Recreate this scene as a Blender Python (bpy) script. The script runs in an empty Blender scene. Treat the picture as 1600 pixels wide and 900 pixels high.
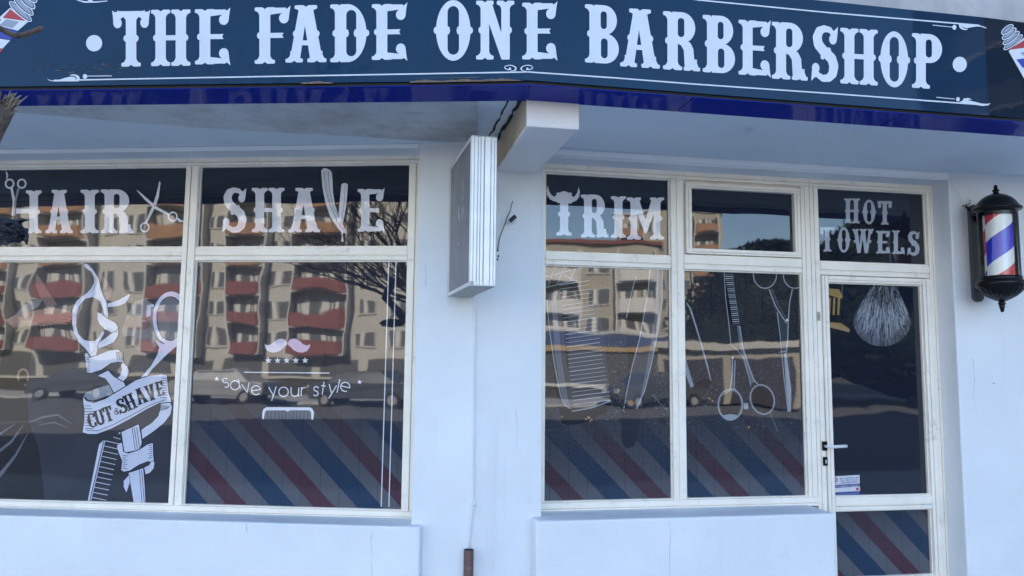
import bpy, bmesh, math, random
from math import radians as R, sin, cos, pi, tan
from mathutils import Vector as V, Matrix
from mathutils.geometry import delaunay_2d_cdt
random.seed(7)
scn = bpy.context.scene
COL = scn.collection

# ------------------------------------------------------------------ camera, sky, sun, exposure
H = 1.55                                    # eye height over the pavement
F = 1187.33                                 # focal length in pixels of a 1600 px wide picture
PITCH, ROLL = R(5.7527), R(0.5769)
cam = bpy.data.cameras.new('camera'); camo = bpy.data.objects.new('camera', cam); COL.objects.link(camo)
FW = V((0, cos(PITCH), sin(PITCH))); UP0 = V((0, -sin(PITCH), cos(PITCH))); RT0 = V((1, 0, 0))
RT = cos(ROLL)*RT0 + sin(ROLL)*UP0; UP = -sin(ROLL)*RT0 + cos(ROLL)*UP0
m = Matrix((RT, UP, -FW)).transposed().to_4x4(); m.translation = V((0, 0, H)); camo.matrix_world = m
cam.sensor_width = 36; cam.lens = F/1600*36; cam.clip_start = .05; cam.clip_end = 2000
scn.camera = camo
scn.render.resolution_x = 1024; scn.render.resolution_y = 576
SUN_EL, SUN_AZ = R(33), R(-16)              # the sun stands behind the shop, a little to the left
sd = V((sin(SUN_AZ)*cos(SUN_EL), cos(SUN_AZ)*cos(SUN_EL), sin(SUN_EL)))
w = bpy.data.worlds.new('World'); scn.world = w; w.use_nodes = True
nt = w.node_tree; nt.nodes.clear()
sky = nt.nodes.new('ShaderNodeTexSky'); sky.sky_type = 'NISHITA'; sky.sun_disc = False
sky.sun_elevation = SUN_EL; sky.sun_rotation = SUN_AZ; sky.air_density = 1.0; sky.dust_density = .1; sky.ozone_density = 2.0
bg = nt.nodes.new('ShaderNodeBackground'); bg.inputs[1].default_value = .10
out = nt.nodes.new('ShaderNodeOutputWorld')
nt.links.new(sky.outputs[0], bg.inputs[0]); nt.links.new(bg.outputs[0], out.inputs[0])
sl = bpy.data.lights.new('sun', 'SUN'); sl.energy = 5.0; sl.angle = R(.55); sl.color = (1, .93, .82)
so = bpy.data.objects.new('sun', sl); COL.objects.link(so); so.rotation_euler = sd.to_track_quat('Z', 'Y').to_euler()
so.location = (0, 30, 40)
vs = scn.view_settings; vs.view_transform = 'Standard'; vs.look = 'None'; vs.gamma = 1; vs.use_curve_mapping = False
vs.exposure = 2.68
cy = scn.cycles; cy.use_denoising = True; cy.max_bounces = 8; cy.diffuse_bounces = 4; cy.glossy_bounces = 4
cy.transparent_max_bounces = 8; cy.sample_clamp_indirect = 8; cy.caustics_reflective = False; cy.caustics_refractive = False

# ------------------------------------------------------------------ the two wall planes of the bent shop front
AL, AR = R(4.78837), R(10.16762)
C0 = V((-.23, 4.7, 0))
PL = {'L': (V((cos(AL), -sin(AL), 0)), V((-sin(AL), -cos(AL), 0))),
      'R': (V((cos(AR), sin(AR), 0)), V((sin(AR), -cos(AR), 0)))}
Z3 = V((0, 0, 1)); ORG = {}
def W(pl, u, z, off=0):                     # wall coordinates (along, above the eye, out of the glass) to world
    t, n = PL[pl]
    return ORG.get(pl, C0) + t*u + n*off + Z3*(z + H)
def ray(x, y): return FW + RT*((x-800)/F) - UP*((y-450)/F)
def uz(pl, x, y, off=0):                    # wall coordinates of a measured point
    t, n = PL[pl]; d = ray(x, y)
    c = ORG.get(pl, C0)
    p = d*((c.dot(n)+off)/d.dot(n)) - c
    return p.dot(t), p.z
def U(pl, pts, off=0): return sum(uz(pl, x, y, off)[0] for x, y in pts)/len(pts)
def ZZ(pl, pts, off=0): return sum(uz(pl, x, y, off)[1] for x, y in pts)/len(pts)
def mit(off):                               # where the two planes, moved out by off, meet
    b = (PL['L'][1] + PL['R'][1]).normalized()
    return C0 + b*(off/b.dot(PL['L'][1]))
def mu(pl, off): return (mit(off)-C0).dot(PL[pl][0])

# ------------------------------------------------------------------ materials
def N(nt, t, **k):
    n = nt.nodes.new(t)
    for a, b in k.items(): setattr(n, a, b)
    return n
def newmat(name):
    m = bpy.data.materials.new(name); m.use_nodes = True
    nt = m.node_tree; b = nt.nodes['Principled BSDF']
    return m, nt, b
def noise(nt, scale, detail=4, rough=.55, vec=None, stretch=None):
    g = N(nt, 'ShaderNodeNewGeometry'); n = N(nt, 'ShaderNodeTexNoise')
    n.inputs['Scale'].default_value = scale; n.inputs['Detail'].default_value = detail; n.inputs['Roughness'].default_value = rough
    src = g.outputs['Position']
    if stretch:
        mp = N(nt, 'ShaderNodeMapping'); mp.inputs['Scale'].default_value = stretch
        nt.links.new(src, mp.inputs[0]); src = mp.outputs[0]
    nt.links.new(src, n.inputs['Vector'])
    return n.outputs['Fac']
def ramp(nt, fac, stops, interp='LINEAR'):
    r = N(nt, 'ShaderNodeValToRGB'); cr = r.color_ramp; cr.interpolation = interp
    while len(cr.elements) < len(stops): cr.elements.new(.5)
    for e, (p, c) in zip(cr.elements, stops): e.position = p; e.color = (*c, 1) if len(c) == 3 else c
    nt.links.new(fac, r.inputs[0]); return r.outputs[0]
def mixc(nt, fac, a, b, blend='MIX'):
    x = N(nt, 'ShaderNodeMix', data_type='RGBA', blend_type=blend)
    for s, v in ((x.inputs[0], fac), (x.inputs[6], a), (x.inputs[7], b)):
        if hasattr(v, 'node'): nt.links.new(v, s)
        else: s.default_value = v if isinstance(v, (int, float)) else (*v, 1)
    return x.outputs[2]
def mth(nt, op, a, b=None, clamp=False):
    x = N(nt, 'ShaderNodeMath', operation=op); x.use_clamp = clamp
    for i, v in enumerate((a, b)):
        if v is None: continue
        if hasattr(v, 'node'): nt.links.new(v, x.inputs[i])
        else: x.inputs[i].default_value = v
    return x.outputs[0]
def bump(nt, h, dist, strength=1):
    b = N(nt, 'ShaderNodeBump'); b.inputs['Strength'].default_value = strength; b.inputs['Distance'].default_value = dist
    nt.links.new(h, b.inputs['Height']); return b.outputs[0]
MATS = {}
def rough_mat(name, col, rough=.75, var=.12, scale=3, bscale=60, bdist=.001, metal=0, spec=.4, dirt=None, streak=None, lumpy=0):
    m, nt, b = newmat(name)
    c2 = tuple(x*(1-var) for x in col); c1 = tuple(min(1, x*(1+var*.4)) for x in col)
    c = ramp(nt, noise(nt, scale, 6), [(.3, c2), (.7, c1)])
    if dirt:
        f = ramp(nt, noise(nt, dirt[1], 8, .7), [(dirt[2], (0, 0, 0)), (dirt[3], (1, 1, 1))])
        c = mixc(nt, f, c, dirt[0])
    if streak:
        f = ramp(nt, noise(nt, 1, 5, .6, stretch=(streak[1], streak[1], streak[1]*.05)), [(streak[2], (0, 0, 0)), (streak[3], (.8, .8, .8))])
        c = mixc(nt, f, c, streak[0])
    nt.links.new(c, b.inputs['Base Color'])
    b.inputs['Roughness'].default_value = rough; b.inputs['Metallic'].default_value = metal
    b.inputs['Specular IOR Level'].default_value = spec
    if bdist:
        bo = bump(nt, noise(nt, bscale, 5, .6), bdist)
        if lumpy:
            b2 = N(nt, 'ShaderNodeBump'); b2.inputs['Distance'].default_value = lumpy
            nt.links.new(noise(nt, 3.5, 3, .5), b2.inputs['Height']); nt.links.new(bo, b2.inputs['Normal']); bo = b2.outputs[0]
        nt.links.new(bo, b.inputs['Normal'])
    MATS[name] = m; return m
def glazed(nt, b, ior=1.66, d1=.00095, d2=.0001, coat=1.0):
    """film behind a pane: the pane's own slightly buckled reflection"""
    b.inputs['Roughness'].default_value = .6; b.inputs['Specular IOR Level'].default_value = .1
    b.inputs['Coat Weight'].default_value = coat; b.inputs['Coat Roughness'].default_value = .02; b.inputs['Coat IOR'].default_value = ior
    h = mth(nt, 'ADD', mth(nt, 'MULTIPLY', noise(nt, 1, 0, .4, stretch=(3.0, 3.0, 4.2)), d1*1000),
            mth(nt, 'MULTIPLY', noise(nt, 1, 0, .4, stretch=(11, 11, 9)), d2*1000))
    nt.links.new(bump(nt, h, .001), b.inputs['Coat Normal'])
def film(name, col, ior=1.66, var=.1, scale=9):
    m, nt, b = newmat(name)
    c = ramp(nt, noise(nt, scale, 5), [(.3, tuple(x*(1-var) for x in col)), (.7, col)])
    nt.links.new(c, b.inputs['Base Color']); glazed(nt, b, ior); MATS[name] = m; return m
def stripe_film(name, pl, p0, ztop, zfull, base, grain=0, period=.556):
    """printed film: barber stripes over a dark ground, the print fades out upwards"""
    m, nt, b = newmat(name)
    g = N(nt, 'ShaderNodeNewGeometry'); d = N(nt, 'ShaderNodeVectorMath', operation='DOT_PRODUCT')
    nt.links.new(g.outputs['Position'], d.inputs[0]); d.inputs[1].default_value = PL[pl][0]
    s = N(nt, 'ShaderNodeSeparateXYZ'); nt.links.new(g.outputs['Position'], s.inputs[0])
    t = mth(nt, 'ADD', d.outputs['Value'], mth(nt, 'MULTIPLY', s.outputs[2], .98))
    off = C0.dot(PL[pl][0]) + .98*H
    t = mth(nt, 'FRACT', mth(nt, 'DIVIDE', mth(nt, 'SUBTRACT', t, p0+off), period))
    st = ramp(nt, t, [(0, (.002, .028, .074)), (.29, (.095, .098, .118)), (.5, (.066, .019, .031)), (.74, (.095, .098, .118))], 'CONSTANT')
    fade = mth(nt, 'DIVIDE', mth(nt, 'SUBTRACT', ztop+H, s.outputs[2]), ztop-zfull, True)
    gr = ramp(nt, noise(nt, 90, 3, .8), [(.44, base), (.66, tuple(x+grain for x in base))])
    pw = mth(nt, 'POWER', fade, 1.3)
    c = mixc(nt, mth(nt, 'MULTIPLY', pw, .9), gr, st)
    # faint vertical seams of the film strips
    sm = mth(nt, 'FRACT', mth(nt, 'MULTIPLY', d.outputs['Value'], 8.3))
    c = mixc(nt, mth(nt, 'MULTIPLY', mth(nt, 'LESS_THAN', sm, .035), .45), c, (.003, .004, .008))
    nt.links.new(c, b.inputs['Base Color']); glazed(nt, b); MATS[name] = m; return m

rough_mat('wall_paint', (.77, .80, .835), .65, .06, 1.6, 90, .0025, dirt=((.55, .57, .6), 5, .66, .9), streak=((.65, .68, .71), 7, .66, .85), lumpy=.02)
rough_mat('soffit_paint', (.735, .81, .89), .7, .08, 1.2, 50, .001, dirt=((.5, .5, .52), 4, .62, .85))
rough_mat('bare_plaster', (.62, .64, .66), .75, .2, 1.6, 40, .002, dirt=((.34, .32, .28), 2.2, .46, .8), streak=((.4, .4, .39), 6, .52, .8))
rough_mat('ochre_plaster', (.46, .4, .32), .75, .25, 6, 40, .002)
rough_mat('beam_paint', (.82, .79, .78), .65, .06, 3, 60, .001)
rough_mat('concrete', (.5, .49, .5), .8, .25, 2.5, 40, .002, dirt=((.3, .29, .3), 5, .52, .8), streak=((.33, .32, .33), 5, .5, .75))
rough_mat('frame_metal', (.93, .87, .77), .34, .08, 5, 90, .0002, spec=.5, dirt=((.40, .36, .30), 11, .58, .84))
rough_mat('frame_groove', (.28, .27, .25), .7, .3, 20, 60, 0)
rough_mat('black_gap', (.012, .012, .016), .7, .3, 8, 60, 0)
rough_mat('sun_asphalt', (.15, .148, .145), .85, .3, 6, 150, .003)
rough_mat('paving', (.45, .45, .44), .85, .25, 3, 90, .003)
rough_mat('kerb_stone', (.35, .345, .33), .85, .2, 5, 80, .003)
rough_mat('soil', (.1, .085, .06), .9, .3, 1, 60, .004)
rough_mat('line_paint', (.7, .7, .68), .7, .2, 8, 60, 0)
rough_mat('black_iron', (.006, .006, .008), .22, .2, 8, 60, .0002, spec=.25)
rough_mat('grey_iron', (.07, .08, .09), .42, .15, 8, 60, .0002, spec=.5)
rough_mat('pipe_brown', (.13, .075, .07), .5, .25, 12, 90, .0006, dirt=((.3, .27, .26), 22, .62, .8))
rough_mat('cable_white', (.74, .76, .8), .5, .08, 9, 60, 0)
rough_mat('wire_dark', (.03, .03, .035), .6, .2, 9, 60, 0)
rough_mat('copper', (.4, .25, .17), .4, .2, 9, 60, 0, metal=.6)
rough_mat('bark', (.17, .13, .105), .9, .5, 25, 60, .006, dirt=((.07, .05, .045), 40, .5, .7))
rough_mat('cut_wood', (.33, .27, .2), .9, .4, 60, 90, .003)
rough_mat('bag_black', (.008, .011, .022), .38, .5, 40, 70, .004, spec=.5)
rough_mat('alu_casing', (.80, .81, .80), .32, .12, 6, 60, .0003, metal=.15, dirt=((.45, .42, .36), 9, .64, .86))
rough_mat('alu_edge', (.42, .4, .36), .5, .35, 20, 60, .0005)
rough_mat('sun_cream', (.5, .47, .41), .85, .1, .6, 8, 0, dirt=((.4, .35, .27), .8, .55, .8))
rough_mat('sun_tan', (.38, .34, .27), .85, .12, .6, 8, 0)
rough_mat('sun_dark', (.045, .04, .045), .8, .2, .5, 8, 0)
rough_mat('balcony_red', (.24, .088, .075), .8, .15, 1, 20, 0)
rough_mat('balcony_orange', (.36, .20, .115), .8, .15, 1, 20, 0)
rough_mat('roof_tile', (.2, .075, .05), .8, .2, 1, 20, 0)
rough_mat('far_white', (.62, .6, .56), .8, .1, 1, 20, 0)
rough_mat('fascia_blue', (.045, .065, .14), .6, .1, 1, 20, 0)
rough_mat('fascia_yellow', (.42, .29, .13), .6, .1, 1, 20, 0)
rough_mat('foliage', (.016, .024, .015), .9, .5, 1.5, 8, 0, spec=.05)
rough_mat('tyre', (.015, .015, .016), .8, .2, 9, 60, 0)
rough_mat('car_dark', (.07, .075, .085), .25, .1, 2, 60, 0, spec=.6)
rough_mat('car_grey', (.3, .3, .3), .3, .1, 2, 60, 0, spec=.6)
rough_mat('lamp_glass', (.7, .68, .62), .2, .1, 5, 60, 0)
m, nt, b = newmat('far_glass'); b.inputs['Base Color'].default_value = (.11, .108, .105, 1); b.inputs['Roughness'].default_value = .15; MATS['far_glass'] = m

def sign_film(name, col, ior=1.36, d=1.0, cw=1):
    m, nt, b = newmat(name)
    c = ramp(nt, noise(nt, 2.5, 5), [(.3, tuple(x*.8 for x in col)), (.7, col)])
    f = ramp(nt, noise(nt, 1, 7, .75, stretch=(5, 5, 14)), [(.62, (0, 0, 0)), (.75, (.5, .5, .5))])
    c = mixc(nt, mth(nt, 'MULTIPLY', f, .25), c, (.16, .14, .13))
    nt.links.new(c, b.inputs['Base Color']); b.inputs['Roughness'].default_value = .5; b.inputs['Specular IOR Level'].default_value = .04
    b.inputs['Coat Weight'].default_value = cw; b.inputs['Coat Roughness'].default_value = .04; b.inputs['Coat IOR'].default_value = ior
    h = mth(nt, 'ADD', mth(nt, 'MULTIPLY', noise(nt, 1, 2, .5, stretch=(3, 3, 2)), .9*d), mth(nt, 'MULTIPLY', noise(nt, 1, 2, .5, stretch=(26, 26, 14)), .09*d))
    nt.links.new(bump(nt, h, .001), b.inputs['Coat Normal']); MATS[name] = m
sign_film('sign_navy', (.0003, .029, .074), 1.33, 1.6, .75)
sign_film('sign_navy_end', (.0006, .013, .034), 1.3, 2.0, .6)  # mirrored house's dark reflection partly put into the base colour
sign_film('trim_blue', (.0002, .020, .30), 1.3, 2.6, .3)
for nm, c in (('vinyl_white', (.66, .70, .76)), ('vinyl_red', (.42, .035, .05)), ('vinyl_blue', (.02, .05, .36)), ('vinyl_grey', (.28, .33, .42)), ('vinyl_dark', (.02, .035, .07))):
    rough_mat(nm, c, .4, .05, 8, 60, 0, spec=.4)
film('film_navy', (.005, .009, .02))
film('film_photo', (.030, .034, .048), var=.4, scale=3); film('film_door', (.006, .010, .022))
film('print_white', (.70, .71, .78)); film('print_emblem', (.56, .58, .70)); film('print_grey', (.25, .27, .32)); film('print_mid', (.12, .13, .16)); film('print_dark', (.012, .015, .025))
film('print_line', (.30, .33, .37)); film('print_soft', (.045, .05, .065)); film('print_black', (.004, .005, .010))
film('print_gold', (.34, .22, .08)); film('print_copper', (.4, .2, .1)); film('print_skin', (.27, .16, .13)); film('print_pink', (.17, .105, .105))
film('print_cloth', (.17, .165, .175)); film('print_fold', (.07, .10, .16)); film('print_hair', (.010, .010, .013)); film('print_violet', (.55, .48, .60))
film('sticker_white', (.66, .66, .72)); film('sticker_blue', (.035, .05, .25)); film('sticker_red', (.5, .07, .1))

# ------------------------------------------------------------------ mesh helpers
ROOT = {}
def tag(o, label=None, cat=None, group=None, kind=None):
    for k, v in (('label', label), ('category', cat), ('group', group), ('kind', kind)):
        if v: o[k] = v
    return o
def thing(name, label, cat, loc=(0, 0, 0), group=None):
    o = bpy.data.objects.new(name, None); COL.objects.link(o); o.location = loc; o.empty_display_size = .1
    return tag(o, label, cat, group)
def origin(o):
    v = V((0, 0, 0))
    while o is not None: v += o.location; o = o.parent
    return v
class MB:
    def __init__(s): s.v = []; s.f = []; s.mi = []; s.mats = []
    def mid(s, m):
        if m not in s.mats: s.mats.append(m)
        return s.mats.index(m)
    def face(s, pts, m):
        i = len(s.v); s.v += [V(p) for p in pts]; s.f.append(list(range(i, i+len(pts)))); s.mi.append(s.mid(m))
    def hexa(s, p, m, only=None):                      # p: 4 bottom then 4 top, counter clockwise from above
        i = len(s.v); s.v += [V(q) for q in p]
        for q in ((3, 2, 1, 0), (4, 5, 6, 7), (0, 1, 5, 4), (1, 2, 6, 5), (2, 3, 7, 6), (3, 0, 4, 7)):
            s.f.append([i+k for k in q]); s.mi.append(s.mid(m))
    def box(s, a, b, m):                               # axis aligned
        x0, y0, z0 = a; x1, y1, z1 = b
        s.hexa([(x0, y0, z0), (x1, y0, z0), (x1, y1, z0), (x0, y1, z0), (x0, y0, z1), (x1, y0, z1), (x1, y1, z1), (x0, y1, z1)], m)
    def wbox(s, pl, u0, u1, z0, z1, o0, o1, m):        # box in wall coordinates, o1 is the outer side
        s.hexa([W(pl, u0, z0, o1), W(pl, u1, z0, o1), W(pl, u1, z0, o0), W(pl, u0, z0, o0),
                W(pl, u0, z1, o1), W(pl, u1, z1, o1), W(pl, u1, z1, o0), W(pl, u0, z1, o0)], m)
    def prism(s, poly, axis, m):                       # closed planar polygon swept along axis
        n = len(poly); i = len(s.v); a = V(axis); k = s.mid(m)
        s.v += [V(p) for p in poly] + [V(p)+a for p in poly]
        s.f.append(list(range(i+n-1, i-1, -1))); s.f.append(list(range(i+n, i+2*n))); s.mi += [k, k]
        for j in range(n):
            s.f.append([i+j, i+(j+1) % n, i+n+(j+1) % n, i+n+j]); s.mi.append(k)
    def tube(s, pts, rad, m, seg=10, cap=True):
        pts = [V(p) for p in pts]; rr = rad if isinstance(rad, (list, tuple)) else [rad]*len(pts)
        i0 = len(s.v); k = s.mid(m); ref = V((.31, .17, .93))
        for j, p in enumerate(pts):
            d = (pts[min(j+1, len(pts)-1)]-pts[max(j-1, 0)]).normalized()
            a = d.cross(ref)
            if a.length < .05: a = d.cross(V((1, 0, 0)))
            a.normalize(); c = d.cross(a)
            for q in range(seg):
                t = 2*pi*q/seg; s.v.append(p + (a*cos(t)+c*sin(t))*rr[j])
        for j in range(len(pts)-1):
            for q in range(seg):
                A = i0+j*seg+q; B = i0+j*seg+(q+1) % seg
                s.f.append([A, B, B+seg, A+seg]); s.mi.append(k)
        if cap:
            s.f.append([i0+q for q in range(seg)][::-1]); s.f.append([i0+(len(pts)-1)*seg+q for q in range(seg)]); s.mi += [k, k]
    def lathe(s, c, prof, m, seg=40, flute=None):      # prof: (radius, z)
        i0 = len(s.v); k = s.mid(m); c = V(c)
        for r, z in prof:
            for q in range(seg):
                t = 2*pi*q/seg; rr = r*(1+(flute(r, z)*cos(t*flute.n) if flute else 0))
                s.v.append(c+V((rr*cos(t), rr*sin(t), z)))
        for j in range(len(prof)-1):
            for q in range(seg):
                A = i0+j*seg+q; B = i0+j*seg+(q+1) % seg
                s.f.append([A, B, B+seg, A+seg]); s.mi.append(k)
    def build(s, name, parent=None, smooth=False, bevel=0, loc=None):
        o0 = origin(parent) if parent else V(loc or (0, 0, 0))
        me = bpy.data.meshes.new(name); me.from_pydata([p-o0 for p in s.v], [], s.f)
        for mm in s.mats: me.materials.append(MATS[mm])
        me.polygons.foreach_set('material_index', s.mi)
        if smooth: me.polygons.foreach_set('use_smooth', [True]*len(s.f))
        bm = bmesh.new(); bm.from_mesh(me)
        bmesh.ops.recalc_face_normals(bm, faces=bm.faces)
        if bevel:
            es = [e for e in bm.edges if len(e.link_faces) == 2 and e.calc_face_angle(0) > .6]
            bmesh.ops.bevel(bm, geom=es, offset=bevel, segments=2, profile=.5, affect='EDGES', clamp_overlap=True)
        bm.to_mesh(me); bm.free()
        o = bpy.data.objects.new(name, me); COL.objects.link(o)
        if parent: o.parent = parent
        elif loc: o.location = loc
        return o

class Art:
    """flat printed artwork: polygons in picture coordinates laid on a wall plane, painter's order, flattened without overlaps"""
    def __init__(s, pl, off): s.pl = pl; s.off = off; s.it = []
    def poly(s, pts, m): s.it.append((list(pts), m)); return s
    def line(s, pts, w, m):
        ws = w if isinstance(w, (list, tuple)) else [w]*len(pts)
        for (a, b, wa, wb) in zip(pts, pts[1:], ws, ws[1:]):
            dx, dy = b[0]-a[0], b[1]-a[1]; l = math.hypot(dx, dy) or 1; nx, ny = -dy/l, dx/l
            s.poly([(a[0]+nx*wa/2, a[1]+ny*wa/2), (a[0]-nx*wa/2, a[1]-ny*wa/2), (b[0]-nx*wb/2, b[1]-ny*wb/2), (b[0]+nx*wb/2, b[1]+ny*wb/2)], m)
        for p, ww in list(zip(pts, ws))[1:-1]:
            s.ell(p[0], p[1], ww/2, ww/2, m, n=8)
        return s
    def ell(s, cx, cy, rx, ry, m, rot=0, n=28):
        c, d = cos(rot), sin(rot)
        return s.poly([(cx+rx*cos(t)*c-ry*sin(t)*d, cy+rx*cos(t)*d+ry*sin(t)*c) for t in [2*pi*i/n for i in range(n)]], m)
    def ring(s, cx, cy, rx, ry, w, m, rot=0, a0=0, a1=2*pi, n=32):
        pts = []
        for i in range(n+1):
            t = a0+(a1-a0)*i/n; x, y = rx*cos(t), ry*sin(t)
            pts.append((cx+x*cos(rot)-y*sin(rot), cy+x*sin(rot)+y*cos(rot)))
        return s.line(pts, w, m)
    def star(s, cx, cy, r, m, rot=0):
        return s.poly([(cx+(r if i % 2 == 0 else r*.42)*sin(pi*i/5+rot), cy-(r if i % 2 == 0 else r*.42)*cos(pi*i/5+rot)) for i in range(10)], m)
    def glyph(s, ch, quad, m):
        """quad: bottom left, bottom right, top left (picture points), or a box x0, y0, x1, y1"""
        it = GL[ch]()
        xs = [p[0] for q, a in it if a for p in q]; ys = [p[1] for q, a in it if a for p in q]
        x0, x1, y0, y1 = min(xs), max(xs), min(ys), max(ys)
        if len(quad) == 4: q0, q1, q2 = (quad[0], quad[3]), (quad[2], quad[3]), (quad[0], quad[1])
        else: q0, q1, q2 = quad
        for q, a in it:
            s.poly([(q0[0]+(q1[0]-q0[0])*(x-x0)/(x1-x0)+(q2[0]-q0[0])*(y-y0)/(y1-y0),
                     q0[1]+(q1[1]-q0[1])*(x-x0)/(x1-x0)+(q2[1]-q0[1])*(y-y0)/(y1-y0)) for x, y in q], m if a else None)
        return s
    def build(s, name, parent):
        vs, fs = [], []
        for q, _ in s.it:
            q2 = [q[0]]
            for p in q[1:]:
                if math.hypot(p[0]-q2[-1][0], p[1]-q2[-1][1]) > .02: q2.append(p)
            if sum(a[0]*b[1]-b[0]*a[1] for a, b in zip(q2, q2[1:]+q2[:1])) < 0: q2.reverse()
            i = len(vs); vs += [V((p[0], p[1])) for p in q2]; fs.append(list(range(i, i+len(q2))))
        ov, _, of, _, _, oi = delaunay_2d_cdt(vs, [], fs, 0, 1e-3)
        mb = MB(); pts = []
        for p in ov:
            u, z = uz(s.pl, p.x, p.y, s.off); pts.append(W(s.pl, u, z, s.off))
        n = PL[s.pl][1]; mb.v = pts
        for f, o in zip(of, oi):
            if not o: continue
            m = s.it[max(o)][1]
            if m is None: continue
            f = list(f)
            if (pts[f[1]]-pts[f[0]]).cross(pts[f[2]]-pts[f[0]]).dot(n) < 0: f.reverse()
            mb.f.append(f); mb.mi.append(mb.mid(m))
        o0 = origin(parent); me = bpy.data.meshes.new(name)
        me.from_pydata([p-o0 for p in mb.v], [], mb.f)
        for mm in mb.mats: me.materials.append(MATS[mm])
        me.polygons.foreach_set('material_index', mb.mi)
        o = bpy.data.objects.new(name, me); COL.objects.link(o); o.parent = parent
        return o

# ------------------------------------------------------------------ the circus letters
def arc(cx, cy, rx, ry, a0, a1, n=12): return [(cx+rx*cos(R(a0+(a1-a0)*i/n)), cy+ry*sin(R(a0+(a1-a0)*i/n))) for i in range(n+1)]
def foot(cx, y, s, hw=.095, fw=.175):                  # flared two-lobed serif; s=+1 foot at the bottom, -1 at the top
    P = [(-hw, .2), (-hw, .14), (-hw-.02, .095), (-fw+.03, .07), (-fw, .062), (-fw, .012), (-fw+.02, 0), (-.05, .0), (-.022, .014), (0, .034)]
    P = P + [(-x, yy) for x, yy in P[-2::-1]]
    return [(cx+x, y+s*yy) for x, yy in P]
def bulb(cx, y=.5, r=.048): return arc(cx, y, r, r*1.25, 0, 360, 14)[:-1]
def stem(cx, y0=0, y1=1, hw=.095, l=True, r=True, bot=True, top=True, bulbs='lr', yb=.5, fw=.175):
    it = [([(cx-hw, y0+.03), (cx+hw, y0+.03), (cx+hw, y1-.03), (cx-hw, y1-.03)], 1)]
    if bot: it.append((foot(cx, y0, 1, hw, fw), 1))
    if top: it.append((foot(cx, y1, -1, hw, fw), 1))
    if 'l' in bulbs: it.append((bulb(cx-hw+.005, yb), 1))
    if 'r' in bulbs: it.append((bulb(cx+hw-.005, yb), 1))
    return it
def ballarm(x0, x1, y, s):                             # E's arm: bar at the edge, ball and spur; s=+1 top, -1 bottom
    it = [([(x0, y), (x1-.06, y), (x1-.06, y-s*.085), (x0, y-s*.13)], 1)]
    it.append((arc(x1-.095, y-s*.185, .085, .095, 0, 360, 18)[:-1], 1))
    it.append(([(x1-.16, y-s*.0), (x1-.04, y-s*.02), (x1+.02, y+s*.035), (x1-.0, y-s*.09), (x1-.012, y-s*.2), (x1-.12, y-s*.12)], 1))
    return it
def gT():
    it = stem(.33, top=False) + [([(.08, 1), (.12, .985), (.54, .985), (.58, 1), (.57, .9), (.09, .9)], 1)]
    for s in (-1, 1):
        c = .33+s*.245
        it.append((arc(c, .775, .078, .092, 0, 360, 18)[:-1], 1))
        it.append(([(.33+s*.05, .985), (.33+s*.30, .97), (.33+s*.345, 1.0), (.33+s*.33, .9), (c+s*.074, .78), (c-s*.03, .83), (.33+s*.14, .885), (.33+s*.09, .82), (.33+s*.05, .8)], 1))
    return it
def gH(): return stem(.175, bulbs='l') + stem(.545, bulbs='r') + [([(.2, .455), (.52, .455), (.52, .545), (.2, .545)], 1)]
def gI(): return stem(.175)
def gE(): return stem(.175, bulbs='l') + ballarm(.2, .6, .99, 1) + ballarm(.2, .6, .01, -1) + [([(.2, .455), (.5, .455), (.475, .5), (.5, .545), (.2, .545)], 1)]
def gF(): return stem(.175, bulbs='l') + ballarm(.2, .6, .99, 1) + [([(.2, .455), (.5, .455), (.475, .5), (.5, .545), (.2, .545)], 1)]
def gL(): return stem(.175, bulbs='l') + ballarm(.2, .58, .01, -1)
def gA():
    it = [([(.07, .03), (.25, .03), (.38, .9), (.24, .97)], 1), ([(.44, .03), (.66, .03), (.48, .97), (.29, .97)], 1), (foot(.36, 1, -1, .1, .2), 1)]
    it += [(foot(.15, 0, 1, .07, .155), 1), (foot(.555, 0, 1, .1, .17), 1), ([(.2, .3), (.55, .3), (.53, .385), (.2, .385)], 1)]
    it += [(bulb(.175), 1), (bulb(.555), 1)]
    return it
def gV(): return [([(x, 1-y) for x, y in q], a) for q, a in gA() if len(q) != 4 or abs(q[0][1]-.3) > .01]
def oval(cx, rx): return arc(cx, .5, rx, .5, 0, 360, 40)[:-1]
def slot(cx, hw, y0=.12, y1=.88, pinch=True):
    q = arc(cx, y1-hw, hw, hw, 0, 180, 8)
    if pinch: q += [(cx-hw, .57), (cx-hw+.03, .555), (cx-hw+.045, .5), (cx-hw+.03, .445), (cx-hw, .43)]
    q += arc(cx, y0+hw, hw, hw, 180, 360, 8)
    if pinch: q += [(cx+hw, .43), (cx+hw-.03, .445), (cx+hw-.045, .5), (cx+hw-.03, .555), (cx+hw, .57)]
    return q
def gO(): return [(oval(.35, .3), 1), (bulb(.055), 1), (bulb(.645), 1), (slot(.35, .1, .1, .9), 0)]
def gC():
    it = [(oval(.33, .3), 1), (slot(.35, .1, .1, .9, False), 0), ([(.38, .28), (.75, .28), (.75, .72), (.38, .72)], 0), (bulb(.04), 1)]
    for s in (-1, 1): it += [(arc(.52, .5+s*.26, .09, .1, 0, 360, 18)[:-1], 1), ([(.5, .5+s*.4), (.6, .5+s*.5), (.61, .5+s*.25), (.5, .5+s*.3)], 1)]
    return it
def gD():
    it = stem(.175, bulbs='l') + [([(.17, 1), (.3, 1)] + arc(.3, .5, .32, .5, 90, -90, 20) + [(.17, 0)], 1), (bulb(.62), 1), (slot(.36, .085, .1, .9), 0)]
    return it
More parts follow.
